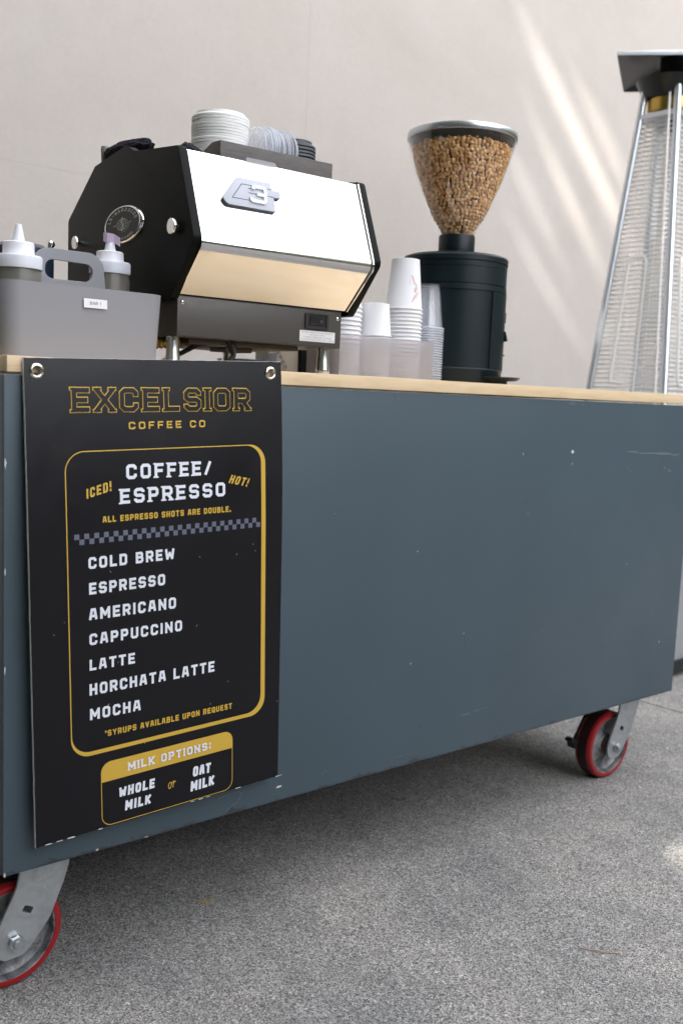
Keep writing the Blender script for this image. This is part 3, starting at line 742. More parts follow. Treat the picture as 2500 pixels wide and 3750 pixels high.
# scuffed white nicks along the lower edge
mb = MB()
for u in [.012, .03, .048, .27, .285, .30, .36, .452, .447, .10]:
    strip(mb, [(u, SHT-.0015), (u+rnd.uniform(.003, .012), SHT-.0012)], rnd.uniform(.0006, .0016), SP, .0006)
for _ in range(16):
    u, v_ = rnd.uniform(.01, .45), rnd.uniform(.3, .74)
    strip(mb, [(u, v_), (u+rnd.uniform(-.003, .003), v_+rnd.uniform(-.003, .003))], .0004, SP, .0006)
mb.build('nick', M_foam, sign, kind='stuff', weld=False)

# the hung board bows: its upper third leans back against the counter edge
def bow(me):
    bm = bmesh.new(); bm.from_mesh(me)
    for k in range(1, 11):
        bmesh.ops.bisect_plane(bm, geom=bm.verts[:]+bm.edges[:]+bm.faces[:], plane_co=(0, 0, -.032*k), plane_no=(0, 0, 1))
    for v_ in bm.verts:
        t = max(0.0, 1+v_.co.z/.32); v_.co.y += .0200*t*t; v_.co.x += .0065*t*t
        q = max(0.0, 1+(v_.co.z)/.03)*max(0.0, 1-abs(v_.co.x-.235)/.235)
    bm.to_mesh(me); bm.free()
for ch in sign.children:
    if not ch.name.startswith('eyelet'): bow(ch.data)
    else:
        for v_ in ch.data.vertices: v_.co.y += .0200*(1-.018/.32)**2; v_.co.x += .0065*(1-.018/.32)**2
sign.location.y = -.0300

# ------------------------------------------------------------------ espresso machine (local frame: x along its width, y to the barista, z up)
mch = thing('espresso_machine', (.335, .10, HT), 'black and polished steel espresso machine seen from its back on the counter', 'espresso machine', rz=R(-2.4))
PLo = [(.4865, .117), (.4865, .299), (.3512, .389), (.216, .4045), (.1985, .4012), (.1747, .3905), (.1500, .3868), (.0020, .3715), (-.0622, .2118), (.0190, .117)]
PLr = [.005, .012, .012, .012, .02, .02, .03, .009, .016, .012]
pl = fillet(PLo, PLr, 7)
for x0 in (0, .386): MB().prism(pl, 0, .016, YZ(x0)).build('side_plate', M_black, mch, bevel=.0016)
# polished back panel: upper slope, rolled bend, lower slope
bp = [(.0100, .3665), (.0005, .3655)]+[(-.0001+(-.0560+.0001)*t, .3650+(.2215-.3650)*t) for t in (0, .33, .66, 1)]
bend = [(-.0576, .2172), (-.0588, .2125), (-.0590, .2076), (-.0582, .2030), (-.0563, .1988)]
low = [(-.0563+(.0175+.0563)*t, .1988+(.1265-.1988)*t) for t in (.08, .5, 1)]
bp = bp+bend+low
for (xa, xb) in ((.0165, .3800),):
    mb = MB(); n = len(bp)
    vsx = [(xa, y, z) for y, z in bp]+[(xb, y, z) for y, z in bp]
    mb.add(vsx, [(i, i+1, n+i+1, n+i) for i in range(n-1)], True)
    mb.build('back_panel', M_steel, mch, auto=0)
path = [(.3830, y-.001, z) for y, z in bp[2:]]
MB().tube(path, .0026, 8).build('panel_trim', M_chrome, mch)
MB().tube([(.3790, y+.0005, z) for y, z in bp[2:]], .0008, 6).build('panel_seam', M_dark, mch)
MB().box((.366, .000, .3655), (.384, .008, .3675)).build('seam_cap', M_dark, mch)
inner = [(y+.006 if y < 0 else y+.004, z) for y, z in bp[2:]]+[(.47, .127), (.47, .29), (.34, .37), (.02, .364)]
MB().prism(inner, .0163, .3857, YZ(0)).build('inner_body', M_dark, mch)
MB().box((.0163, .008, .3655), (.3857, .20, .3685)).build('top_cover', M_steel, mch)
# lower chassis
MB().box((.0168, .0233, .0535), (.3748, .47, .1242)).build('chassis', M_chassis, mch, bevel=.0012)
MB().box((.0175, .0225, .1245), (.3748, .05, .1262)).build('chassis_lip', M_dark, mch)
MB().box((.020, .0212, .0560), (.372, .0231, .0575)).build('chassis_seam', M_chassis, mch)
def facing(x, z, y=.0233): return Matrix.Translation((x, y, z)) @ Matrix.Rotation(R(90), 4, 'X')
for (x, z) in ((.0263, .1127), (.3655, .1107)):
    s_ = MB().lathe([(.0001, .0030), (.0020, .0028), (.0036, .0018), (.0043, .0004), (.0044, 0)], 20, facing(x, z)).build('screw', M_chrome, mch)
    MB().box((-.0022, -.0004, .0025), (.0022, .0004, .0034), facing(x, z)).box((-.0004, -.0022, .0025), (.0004, .0022, .00335), facing(x, z)).build('slot', M_dark, s_)
mb = MB(); ring(mb, rrect(.2880, .0865, .3425, .1165, .003, 4), rrect(.2935, .0895, .3370, .1135, .001, 4), 0, .0035, facing(0, 0))
sw = mb.build('switch_frame', M_dark, mch, bevel=.0006)
MB().box((.2940, .0218, .0900), (.3365, .0230, .1130)).build('switch_recess', M_dark, sw)
MB().prism([(.0218, .0930), (.0195, .0950), (.0205, .1030), (.0185, .1100), (.0218, .1110)], .2985, .3315, YZ(0)).build('rocker', mat('rocker_plastic', (.02, .02, .022), .2), sw, bevel=.0005)
mb = MB(); strip(mb, circ(.3245, .1015, .0022, 14), .0004, facing(0, 0), .0046, closed=True); mb.build('rocker_mark', M_inklight, sw)
MB().prism(rrect(.2770, .0628, .3605, .0832, .0012, 3), .0003, .0006, facing(0, 0)).build('caution_label', M_sticker, mch)
mb = MB(); FP = Matrix(((1, 0, 0, 0), (0, 0, -1, .0233), (0, -1, 0, 0), (0, 0, 0, 1)))   # (u, v=-z, lift)
for (s, u0_, u1_, z, h) in [('CAUTION- BEFORE SERVICING DISCONNECT', .2820, .3555, .0787, .0028), ('FROM POWER SUPPLY', .3000, .3370, .0741, .0026), ('ATTENTION- DEBRANCHER DU RESEAU', .2850, .3520, .0694, .0028), ('ELECTRIQUE AVANT D EFFECTUER LE SERVICE', .2790, .3585, .0648, .0028)]:
    text_geo(mb, s, (u0_, -z), (u1_, -z), h, 'thin', FP, .0007)
mb.build('label_text', M_inklight, mch, weld=False)
for (x, y) in ((.0255, .055), (.3570, .055), (.0255, .43), (.3570, .43)):
    f_ = MB().lathe([(.0105, .0540), (.0112, .0530), (.0110, .040), (.0118, .030), (.0138, .012), (.0146, .0035), (.0140, .0022)], 32, Matrix.Translation((x, y, 0))).build('foot', M_foot, mch)
    MB().lathe([(.0001, .0024), (.0125, .0024), (.0125, 0), (.0001, 0)], 24, Matrix.Translation((x, y, 0))).build('foot_pad', M_dark, f_)
# underside pipework
mb = MB(); mb.box((.06, .06, .044), (.30, .30, .0530)).box((.16, .10, .036), (.22, .16, .044)); mb.build('drain_housing', M_chassis, mch, bevel=.001)
MB().tube([(.10, .08, .050), (.115, .07, .047), (.14, .07, .048)], .005, 10).build('pipe_fitting', M_foot, mch)
mb = MB()
def arc_pts(c, r, a0, a1, n, tilt=0): return [(c[0]+r*math.cos(R(a0+(a1-a0)*i/n)), c[1]+tilt*i/n, c[2]+r*math.sin(R(a0+(a1-a0)*i/n))) for i in range(n+1)]
def braided(pts, r, step=.0042):
    b = MB(); b2 = MB(); pv = [Vector(p) for p in pts]; out = [pv[0]]
    for a, c in zip(pv, pv[1:]):
        n = max(1, int((c-a).length/(step/2)))
        for i in range(1, n+1): out.append(a.lerp(c, i/n))
    rr = [r*(1.0 if (i//1) % 2 else .72) for i in range(len(out))]
    b.tube(out, rr, 12, smooth=False); return b
h1 = [(-.035+.01*i, .10+.004*i, .004+.05*math.sin(i*.33)) for i in range(11)]
braided([(-.060, .10, .004), (-.045, .10, .020), (-.025, .10, .033), (-.004, .10, .040), (.020, .10, .042), (.045, .10, .046), (.07, .10, .050)], .0105, .0075).build('braided_hose', M_hosegold, mch)
braided([(-.050, .13, .003), (-.030, .13, .006), (-.018, .12, .020), (-.022, .12, .050)], .0105, .0075).build('braided_hose', M_hosegold, mch)
braided([(.030, .115, .008), (.052, .11, .018), (.078, .10, .033), (.105, .10, .048)], .0052, .004).build('pressure_hose', M_cable, mch)
MB().tube([(.146, .060, .055), (.149, .058, .046), (.152, .055, .034)], [.0085, .0085, .007], 12).tube([(.152, .055, .036), (.151, .054, .027), (.143, .055, .016), (.126, .056, .008), (.10, .06, .004), (.07, .09, .004)], .0048, 10).build('power_cable', M_cable, mch)
# round badge and stand-off buttons on the side plate
def onside(y, z, x=0): return Matrix.Translation((x, y, z)) @ Matrix(((0, 0, -1, 0), (-1, 0, 0, 0), (0, 1, 0, 0), (0, 0, 0, 1)))   # (u right=-y, v up=z, lift -> -x)
Mb = onside(.2094, .2617) @ Matrix.Diagonal((2.35, 1, 1, 1))
MB().lathe([(.0312, .0052), (.0325, .0060), (.0338, .0050), (.0345, .0030), (.0348, 0)], 64, Mb).build('badge_ring', M_chrome, mch)
bd = MB().lathe([(.0001, .0046), (.0313, .0046)], 64, Mb).build('badge', M_badge, mch)
def arc_text(mb, s, r, a0, a1, h, flip, M, lift):
    n = len(s)
    for i, ch in enumerate(s):
        if ch == ' ': continue
        a = R(a0+(a1-a0)*(i+.5)/n); wl = abs(R(a1-a0))*r/n*.78
        c = Vector((r*math.cos(a), r*math.sin(a))); e = Vector((math.sin(a), -math.cos(a)))*(1 if not flip else -1)
        up_ = Vector((math.cos(a), math.sin(a)))*(1 if not flip else -1)
        g_ = MB(); text_geo(g_, ch, (0, 0), (wl, 0), h, 'thin' if flip else 'block', Matrix.Identity(4), 0)
        for f in g_.f:
            mb.add([(c.x+e.x*(p.x-wl/2)+up_.x*(-p.y), c.y+e.y*(p.x-wl/2)+up_.y*(-p.y), lift+p.z) for p in (g_.v[k] for k in f)], [tuple(range(len(f)))], False, M)
mb = MB(); arc_text(mb, 'LA-MARZOCCO', .0232, 168, 12, .0058, False, Mb, .0048)
arc_text(mb, 'HANDMADE IN FLORENCE', .0278, 222, 318, .0040, True, Mb, .0048)
for k in (-.75, -.38, 0, .38, .75):
    strip(mb, [(.0095*k*math.cos(R(q)), .0105*math.sin(R(q))) for q in range(-90, 91, 15)], .0006, Mb, .0049+k*1e-5)
    w_ = math.sqrt(1-min(k*k, .95)); strip(mb, [(-.0095*w_, .0105*k), (.0095*w_, .0105*k)], .0006, Mb, .0050+k*1e-5)
strip(mb, circ(0, 0, .0105, 28), .0006, Mb, .0051, closed=True)
strip(mb, [(.0005, .013), (-.001, .004), (.0018, -.002), (-.0008, -.010), (.0006, -.012)], .0022, Mb, .0052)
strip(mb, [(-.017, -.0005), (-.011, .0003)], .0012, Mb, .0052); strip(mb, [(.012, .0015), (.0175, .002)], .0009, Mb, .0052)
strip(mb, [(.0135*math.cos(R(q)), .0145*math.sin(R(q))) for q in range(-85, 6, 9)], .0006, Mb, .0052)
mb.build('engraving', M_silverink, bd, weld=False)
for (y, z, r) in ((-.0010, .2357, .0140), (.4217, .2477, .0134)):
    MB().lathe([(.0055, 0), (.0055, .0062), (r*.9, .0064), (r, .0075), (r, .0110), (r*.93, .0128), (.0001, .0130)], 40, onside(y, z)).build('stand_off_button', M_chrome, mch)
# raised emblem on the back panel: (u = x, v = distance down the slope)
tdir = Vector((0, -.0559, -.1435)).normalized(); ndir = Vector((0, -.1435, .0559)).normalized()
MP = Matrix(((1, tdir.x, ndir.x, 0), (0, tdir.y, ndir.y, 0), (0, tdir.z, ndir.z, .365), (0, 0, 0, 1)))
eo = fillet([(.1040, .0372), (.1722, .0375), (.1733, .0506), (.1896, .0516), (.1888, .0648), (.1744, .0655), (.1732, .0935), (.0760, .0932), (.0668, .0830)], [.0008, .0008, .0008, .0008, .0008, .0008, .0008, .011, .009], 5)
em = MB().prism(eo, .0004, .0062, MP).build('emblem', M_logo, mch, bevel=.0003)
mb = MB()
for k, pts in enumerate(([(.1225, .0560), (.1353, .0556)], [(.1289, .0560), (.1312, .0497), (.1109, .0496), (.0868, .0792), (.1215, .0793), (.1228, .0730)], [(.1225, .0646), (.1384, .0650), (.1392, .0668), (.1480, .0690)], [(.1590, .0644), (.1747, .0656)], [(.1630, .0503), (.1728, .0508)], [(.1535, .0800), (.1577, .0798)])):
    strip(mb, pts, .0012, MP, .0064+k*3e-5)
mb.build('groove', M_dark, em, weld=False)
th3 = MB()
def bandp(pts, wd, d0, d1):
    L = MB(); strip(L, pts, wd, Matrix.Identity(4), 0)
    n = len(pts); lft = [(L.v[2*i].x, L.v[2*i].y) for i in range(n)]; rg = [(L.v[2*i+1].x, L.v[2*i+1].y) for i in range(n)]
    th3.prism(lft+rg[::-1], d0, d1, MP)
bandp([(.1318, .0575), (.1322, .0545), (.1345, .0523), (.1545, .0523), (.1562, .0545), (.1555, .0630), (.1548, .0662), (.1540, .0700), (.1530, .0785), (.1505, .0808), (.1270, .0806), (.1248, .0785), (.1252, .0750)], .0058, .0066, .0098)
bandp([(.1380, .0664), (.1524, .0666)], .0056, .0067, .0096)
th3.build('numeral', M_logo3, em)
mb = MB(); MB().prism(fillet([(.1345, .000), (.1345, -.010), (.1972, -.010), (.1972, .000)], .003, 3), .0, .0006, MP).build('clear_label', M_frost, mch)
# dark cup rail on top
MB().prism([(.080, .3690), (.080, .4158), (.112, .4168), (.1445, .4065), (.150, .3690)], .1262, .3800, YZ(0)).build('cup_rail', M_tray, mch, bevel=.0006)
MB().box((.030, .152, .3688), (.3800, .36, .3830)).build('cup_shelf', M_chassis, mch, bevel=.001)

# ------------------------------------------------------------------ helper for stacks (every piece a thing)
def copy_tree(o):
    c = o.copy(); sc.collection.objects.link(c)
    for ch in o.children:
        d = ch.copy(); sc.collection.objects.link(d); d.parent = c
    return c
ORD = ['topmost', 'second', 'third', 'fourth', 'fifth', 'sixth', 'seventh', 'eighth', 'ninth', 'tenth', 'eleventh', 'twelfth', 'thirteenth', 'fourteenth', 'fifteenth', 'sixteenth', 'seventeenth', 'eighteenth', 'nineteenth', 'twentieth', 'twenty-first', 'twenty-second', 'twenty-third', 'twenty-fourth']
def stack(name, me_builder, m, n, base, step, cat, group, lab_top, lab_rest, axis=(0, 0, 1), rot=None, jit=.0004, toplast=True):
    first = None
    for i in range(n):
        if first is None:
            o = me_builder().build(name, m, None); first = o
        else:
            o = first.copy(); sc.collection.objects.link(o)
        p = Vector(base)+Vector(axis)*step*i
        o.location = p+Vector((rnd.uniform(-jit, jit), rnd.uniform(-jit, jit), 0))
        if rot: o.rotation_euler = rot
        tag(o, lab_top if i == n-1 else lab_rest % ORD[n-1-i], cat, group)
    return first
def lid(r, h, dome, rt):
    return lambda: MB().lathe([(.0001, h), (rt*.9, h), (rt, h-.0012), (rt+.0008, h-.006), (r*.90, dome), (r*.965, dome-.0006), (r, dome*.55), (r, .0006), (r*.985, 0)], 48)
ZS = HT+.3832
# white lids
stack('cup_cover', lid(.0565, .0150, .0075, .0480), M_lidw, 19, (.536, .290, ZS), .0054, 'lid', 'white lids stacked on the espresso machine',
      'white dome lid topmost of the stack on the espresso machine', 'white lid, %s from the top of the stack on the espresso machine')
# clear lids, stack tipped on its side
first = None
for i in range(12):
    if not first: first = o = MB().lathe([(.0001, .014), (.030, .0145), (.036, .011), (.0400, .004), (.0455, .0035), (.0478, .002), (.0478, .0), (.046, -.001)], 44).build('clear_cup_cover', M_clearlid)
    else: o = first.copy(); sc.collection.objects.link(o)
    o.location = (.600+.0065*(11-i)+(-.0 if i < 11 else -.010), .262-.0006*i, ZS+.050+.0035*math.sin(i)); o.rotation_euler = (0, R(-90+rnd.uniform(-3, 3)), R(rnd.uniform(-3, 3)))
    tag(o, 'clear dome lid leftmost in the row lying on its side on the machine' if i == 11 else ('clear plastic lid, %s from the left in the tipped row on the machine' % ORD[11-i]), 'lid', 'clear lids lying on their side on the espresso machine')
stack('dark_cup_cover', lid(.0415, .0150, .0062, .0335), M_lidb, 12, (.705, .272, ZS), .0068, 'lid', 'dark lids stacked on the espresso machine',
      'dark grey lid topmost of the short stack right of the clear lids', 'dark grey lid, %s from the top in the stack right of the clear lids', jit=.0004)
# towels
def lump(name, c, s, seed, label, tilt=0.0, subd=4, tilty=0.0):
    bm = bmesh.new(); bmesh.ops.create_icosphere(bm, subdivisions=subd, radius=1)
    for v_ in bm.verts:
        p = v_.co.copy(); d = noise.noise(p*1.3+Vector((seed, 0, 0)))*.22+noise.noise(p*4+Vector((seed, 3, 0)))*.10+noise.noise(p*30+Vector((seed, 5, 0)))*.03
        p = p*(1+d); v_.co = Vector((p.x*s[0], p.y*s[1], p.z*s[2]+tilt*p.x*s[0]-tilty*p.y*s[1]))
    me = bpy.data.meshes.new(name); bm.to_mesh(me); bm.free()
    for f in me.polygons: f.use_smooth = True
    me.materials.append(M_cloth); o = bpy.data.objects.new(name, me); sc.collection.objects.link(o); o.location = c
    tag(o, label, 'towel'); return o
lump('towel', (.388, .392, HT+.416), (.030, .088, .017), 2.1, 'dark navy towel draped over the far left edge of the espresso machine', 0, 5, .02)
lump('towel', (.405, .170, HT+.374), (.032, .024, .018), 7.7, 'dark navy towel bunched beside the cup rail on the machine', -.35)
st = MB().lathe([(.010, 0), (.011, .05), (.0125, .060), (.011, .068), (.0001, .070)], 24).build('cleaning_brush', M_bag)
st.location = (.372, .452, HT+.376); st.scale = (.7, .7, .80); tag(st, 'small pale cleaning brush standing behind the left towel on the machine', 'brush')

# ------------------------------------------------------------------ caddy with squeeze bottles
cad = thing('caddy', (.167, .20, HT), 'grey plastic carry caddy with a loop handle and a BAR 1 label', 'caddy')
def rr3(x0, y0, x1, y1, r): return rrect(x0, y0, x1, y1, r, 10)
def lerp_loops(a, b, z0, z1, n):
    return [([(pa[0]+(pb[0]-pa[0])*t, pa[1]+(pb[1]-pa[1])*t) for pa, pb in zip(a, b)], z0+(z1-z0)*t) for t in (i/n for i in range(n+1))]
ob, ot = rr3(-.1300, -.1080, .1385, .090, .028), rr3(-.1385, -.1125, .1465, .095, .032)
ib, it = rr3(-.1270, -.1050, .1355, .087, .026), rr3(-.1355, -.1095, .1435, .092, .0295)
mb = MB(); n = len(ob); Z1 = .1175
vsx = [(x, y, 0) for x, y in ob]+[(x, y, Z1) for x, y in ot]+[(x, y, Z1) for x, y in it]+[(x, y, .003) for x, y in ib]
fs = [(k*n+i, k*n+(i+1) % n, (k+1)*n+(i+1) % n, (k+1)*n+i) for k in (0, 1, 2) for i in range(n)]
mb.add(vsx, fs, True); mb.add([(x, y, 0) for x, y in ob], [tuple(range(n))[::-1]]); mb.add([(x, y, .003) for x, y in ib], [tuple(range(n))])
mb.build('tub', M_caddy, cad, auto=40)
hx = -.167
ho = fillet([(.102+hx, .10), (.1175+hx, .1825), (.2335+hx, .1825), (.2425+hx, .10)], [0, .028, .028, 0], 8)
hi = fillet([(.1300+hx, .1335), (.1340+hx, .1660), (.2190+hx, .1640), (.2150+hx, .1335)], [.014, .014, .014, .014], 8)
hm = curve_sheet([ho, hi], .0022, .0006)
hm.transform(Matrix.Translation((0, -.025, 0)) @ Matrix(((1, 0, 0, 0), (0, 0, -1, 0), (0, 1, 0, 0), (0, 0, 0, 1)))); hm.materials.append(M_caddy)
hd_ = bpy.data.objects.new('handle', hm); sc.collection.objects.link(hd_); hd_.parent = cad
LA = Matrix.Translation((.1611-.167, -.1128, .0995)) @ Matrix.Rotation(R(-3.5), 4, 'X') @ Matrix(((1, 0, 0, 0), (0, 0, -1, 0), (0, 1, 0, 0), (0, 0, 0, 1)))
lb = MB().box((0, -.0145, .0008), (.0405, 0, .0011), LA).build('name_label', M_sticker, cad)
LAt = LA @ Matrix(((1, 0, 0, 0), (0, -1, 0, 0), (0, 0, 1, 0), (0, 0, 0, 1)))
mb = MB(); text_geo(mb, 'BAR 1'.replace('1', 'I'), (.0103, .0094), (.0292, .0094), .0050, 'thin', LAt, .0014)
strip(mb, [(.0275, .0058), (.0287, .0046)], .0007, LAt, .0018)
mb.build('label_text', M_ink, lb, weld=False)

def bottle(x, y, zt, sc_, label, fill, level, bodymat, st=.018, group='squeeze bottles in the grey caddy'):
    """zt = height of the cap's lower rim"""
    b = thing('squeeze_bottle', (x, y, HT+.0035), label, 'squeeze bottle', group)
    r = .0355*sc_; H = zt-HT-.0035
    MB().lathe([(.0001, 0), (r*.93, .0), (r*.97, .006), (r*.97, H-.012), (r*.90, H+.002), (r*.9, H+.01)], 48).build('bottle_body', bodymat, b)
    lv = MB().lathe([(.0001, .002), (r*.91, .002), (r*.945, .007), (r*.945, min(level, H-.012)), (.0001, level)], 40).build('syrup', fill, b)
    cp = MB().lathe([(r*.985, H-.001), (r*1.0, H+.0005), (r*.985, H+.0175), (r*.955, H+.0195), (r*.68, H+.0205), (r*.665, H+.0215), (r*.65, H+.018+st), (r*.60, H+.0195+st), (.0115, H+.020+st)], 56)
    o = cp.build('cap', M_plwhite, b, auto=30)
    rb = MB()
    for i in range(96):
        a = 2*math.pi*i/96; Mr = Matrix.Rotation(a, 4, 'Z'); rb.box((r*.985, -.0004, H+.003), (r*.997, .0004, H+.0172), Mr)
    rb.build('grip_ribs', M_plwhite, b, kind='stuff', weld=False)
    MB().lathe([(.0118, H+.0195+st), (.0100, H+.021+st), (.0052, H+.045+st), (.0050, H+.0465+st), (.0030, H+.0475+st), (.0001, H+.0475+st)], 28).build('nozzle', M_plwhite, b)
    return b, H
b1, H1 = bottle(.0735, .135, 1.1575, 1.03, 'white capped squeeze bottle of dark syrup left of the caddy handle', M_syrup, .118, M_bottle, .021)
b2, H2 = bottle(.2640, .205, 1.1745, 1.0, 'squeeze bottle of tan syrup with lilac tape on its nozzle', M_sauce, .150, M_bottle)
tp = MB(); TW = []
prof = [(-.0125, .0006), (-.0085, -.0050), (-.0045, -.0066), (0, -.0070), (.0045, -.0066), (.0085, -.0040), (.0195, .0010)]
for z0, z1 in ((.0520, .0680),):
    n = len(prof); sl = lambda x: -.10*x
    vsx = [(x, y, H2+z0+sl(x)+(.0012*math.sin(x*900))) for x, y in prof]+[(x, y, H2+z1+sl(x)-.002*(x > .015)) for x, y in prof]
    vsx += [(x, y+.0010, z_) for (x, y, z_) in vsx]
    fs = []
    for i in range(n-1): fs += [(i, i+1, n+i+1, n+i), (2*n+i, 3*n+i, 3*n+i+1, 2*n+i+1)]
    tp.add(vsx, fs)
tp.build('tape', M_tape, b2)
# dark pitcher behind the left bottle
jg = thing('pitcher', (.170, .372, HT), 'dark blue-black rounded pitcher with steel knob behind the left squeeze bottle', 'pitcher')
MB().lathe([(.0001, 0), (.050, 0), (.055, .004), (.058, .10), (.0585, .175), (.0580, .190), (.054, .201), (.042, .2085), (.0001, .2125)], 48).build('pitcher_body', M_navy, jg)
MB().tube([(.046, -.012, .198), (.050, -.012, .208), (.0530, -.012, .2160), (.0545, -.012, .2200)], [.0045, .0050, .0075, .0045], 14).build('knob', M_chrome, jg)

# ------------------------------------------------------------------ items seen beneath and behind the machine
bag = thing('coffee_bag', (.972, .69, HT), 'taupe coffee bag with dark lettering standing behind the espresso machine', 'coffee bag')
MB().prism([(-.046, 0), (.052, 0), (.050, .085), (.020, .090), (-.044, .082)], -.03, .03, XZ(0)).build('bag_body', M_bag, bag, bevel=.004)
MB().prism([(-.043, .03), (-.022, .034), (-.018, .062), (-.043, .060)], 0, .0004, XZ(-.0325)).build('bag_patch', M_ink, bag)
BG = Matrix.Translation((0, -.0316, 0)) @ Matrix(((1, 0, 0, 0), (0, 0, -1, 0), (0, -1, 0, 0), (0, 0, 0, 1)))
mb = MB(); text_geo(mb, 'COFFEE', (-.040, -.090), (.006, -.020), .011, 'block', BG, .0006); mb.build('bag_lettering', M_ink, bag, weld=False)
kb = thing('knock_box', (1.092, .69, HT), 'black box standing right of the taupe coffee bag behind the machine', 'box')
MB().box((-.068, -.04, 0), (.066, .06, .075)).build('box_body', M_black, kb, bevel=.004)
MB().tube([(-.06, 0, .072), (.06, 0, .072)], .008, 12).build('knock_bar', M_dark, kb)
bw = thing('enamel_bowl', (.862, .66, HT), 'shallow dark blue bowl on the counter behind the machine', 'bowl')
MB().lathe([(.0001, 0), (.045, 0), (.060, .010), (.072, .034), (.0745, .038), (.0735, .040), (.070, .036), (.056, .010), (.0001, .004)], 48).build('bowl_body', M_navy, bw)

# ------------------------------------------------------------------ cups
def cup_mb(rb, rt, h, lip, foot=True):
    """upside-down paper cup, open end down at z=0"""
    def f():
        return MB().lathe([(rt-.0006, .0005), (rt+lip, .0002), (rt+lip*1.35, lip*1.1), (rt+lip, lip*2.1), (rt-.0004, lip*2.0), (rt-.0008, lip*2.6), (rb, h-.004), (rb, h-.0006), (rb-.0008, h), (rb-.0022, h-.0002), (rb-.0026, h-.007), (.0001, h-.0072)], 48)
    return f
GC = 'white paper cups stacked upside down by the frosted bin'
def cups(name, f, m, n, x, y, step, cat, group, lt, lr):
    stack(name, f, m, n, (x, y, HT+.003), step, cat, group, lt, lr, jit=.0003)
bigc = cup_mb(.0305, .0405, .109, .0016)
cups('paper_cup', bigc, M_paper, 19, .9646, .204, .00835, 'paper cup', 'large paper cups in the tall stack',
     'large white paper cup with red printed emblem, topmost of the tall stack', 'large white paper cup, %s from the top of the tallest cup stack')
cups('paper_cup', bigc, M_paper, 16, .7925, .206, .0094, 'paper cup', 'large paper cups in the stack behind the machine',
     'large white paper cup topmost of the stack partly behind the machine', 'large white paper cup, %s from the top in the stack touching the machine')
cups('espresso_cup', cup_mb(.0272, .0335, .069, .0013), M_paper, 13, .8735, .190, .0072, 'paper cup', 'small paper cups in the short stack',
     'small plain white paper cup topmost of the short middle stack', 'small white paper cup, %s from the top of the small middle stack')
clr = lambda: MB().lathe([(.0400, .0), (.0425, .0003), (.0430, .0015), (.0425, .0030), (.0402, .0036), (.0392, .0045), (.0385, .012), (.0292, .090), (.0285, .093), (.0275, .0935), (.0268, .098), (.0262, .0995), (.0240, .0998), (.0235, .096), (.0001, .0955)], 48)
cups('clear_cup', clr, M_clearcup, 22, 1.0545, .226, .00555, 'plastic cup', 'clear plastic cups stacked right of the bin',
     'clear plastic cup topmost of the stack right of the bin', 'clear plastic cup, %s from the top of the stack right of the bin')
cm = [o for o in sc.objects if o.name.startswith('clear_cup') and not o.name.startswith('clear_cup_cover')][0].data
M_cuprim = thin_glass('clear_cup_rim', (.9, .92, .95), 1.4, .05, .15, .5, (.86, .89, .95)); cm.materials.append(M_cuprim)
for f in cm.polygons:
    if f.center.z < .0042: f.material_index = 1
lm = [o for o in sc.objects if o.name.startswith('clear_cup_cover')][0].data; lm.materials.append(M_cuprim)
for f in lm.polygons:
    if f.center.z < .0030: f.material_index = 1
# red emblem printed on the top paper cup
topz = HT+.003+.00835*18
mb = MB()
def oncup(u, v):      # u = angle (rad) about the cup, v = height above the mouth
    r = .0405+(.0305-.0405)*(v/.109)+.0004
    return Vector((.9646+r*math.sin(u), .204-r*math.cos(u), topz+v))
def redline(pts, wd=.0007):
    for (a, b) in zip(pts, pts[1:]):
        A_, B_ = oncup(*a), oncup(*b); t = (B_-A_); nn = Vector((math.sin((a[0]+b[0])/2), -math.cos((a[0]+b[0])/2), 0)); sdir = t.cross(nn).normalized()*wd/2
        mb.add([A_+sdir, B_+sdir, B_-sdir, A_-sdir], [(0, 1, 2, 3)])
redline([(-.32, .073), (-.10, .060), (-.14, .058), (.05, .053), (-.02, .049), (.18, .046)])
redline([(-.32, .073), (-.13, .054), (-.02, .055), (.10, .044), (.28, .0375)])
redline([(-.42, .064), (-.42, .052)], .0004); redline([(.32, .058), (.32, .050), (.36, .046)], .0005)
redline([(-.30, .014), (-.08, .026), (-.12, .030), (.04, .030), (0, .034), (.22, .036)])
redline([(-.30, .014), (-.14, .028), (-.02, .024), (.10, .032), (.28, .0375)])
for pts in ([(-.06, .047), (-.06, .038)], [(-.06, .047), (.06, .047), (.06, .042), (-.06, .042)], [(0, .042), (.06, .038)]): redline([(a-.06, b-.002) for a, b in pts], .0011)
pc = [o for o in sc.objects if o.name.startswith('paper_cup') and 'emblem' in o.get('label', '')][0]
em_ = mb.build('printed_emblem', M_redink, None, weld=False)
em_.data.transform(Matrix.Translation(-pc.location)); em_.parent = pc
# frosted bin round the cups
bn = thing('cup_bin', (.877, .205, HT), 'frosted grey acrylic bin holding the paper cups', 'bin')
hx_, hy_, hz_ = .1325, .055, .0865; t_ = .0025
for (a, b) in (((-hx_, -hy_, .0005), (hx_, -hy_+t_, hz_)), ((-hx_, hy_-t_, .0005), (hx_, hy_, hz_)), ((-hx_, -hy_+t_, .0005), (-hx_+t_, hy_-t_, hz_)), ((hx_-t_, -hy_+t_, .0005), (hx_, hy_-t_, hz_))):
    MB().box(a, b).build('bin_side', M_frost, bn)
MB().box((-hx_+t_, -hy_+t_, .0003), (hx_-t_, hy_-t_, .0028)).build('bin_base', M_frost, bn)

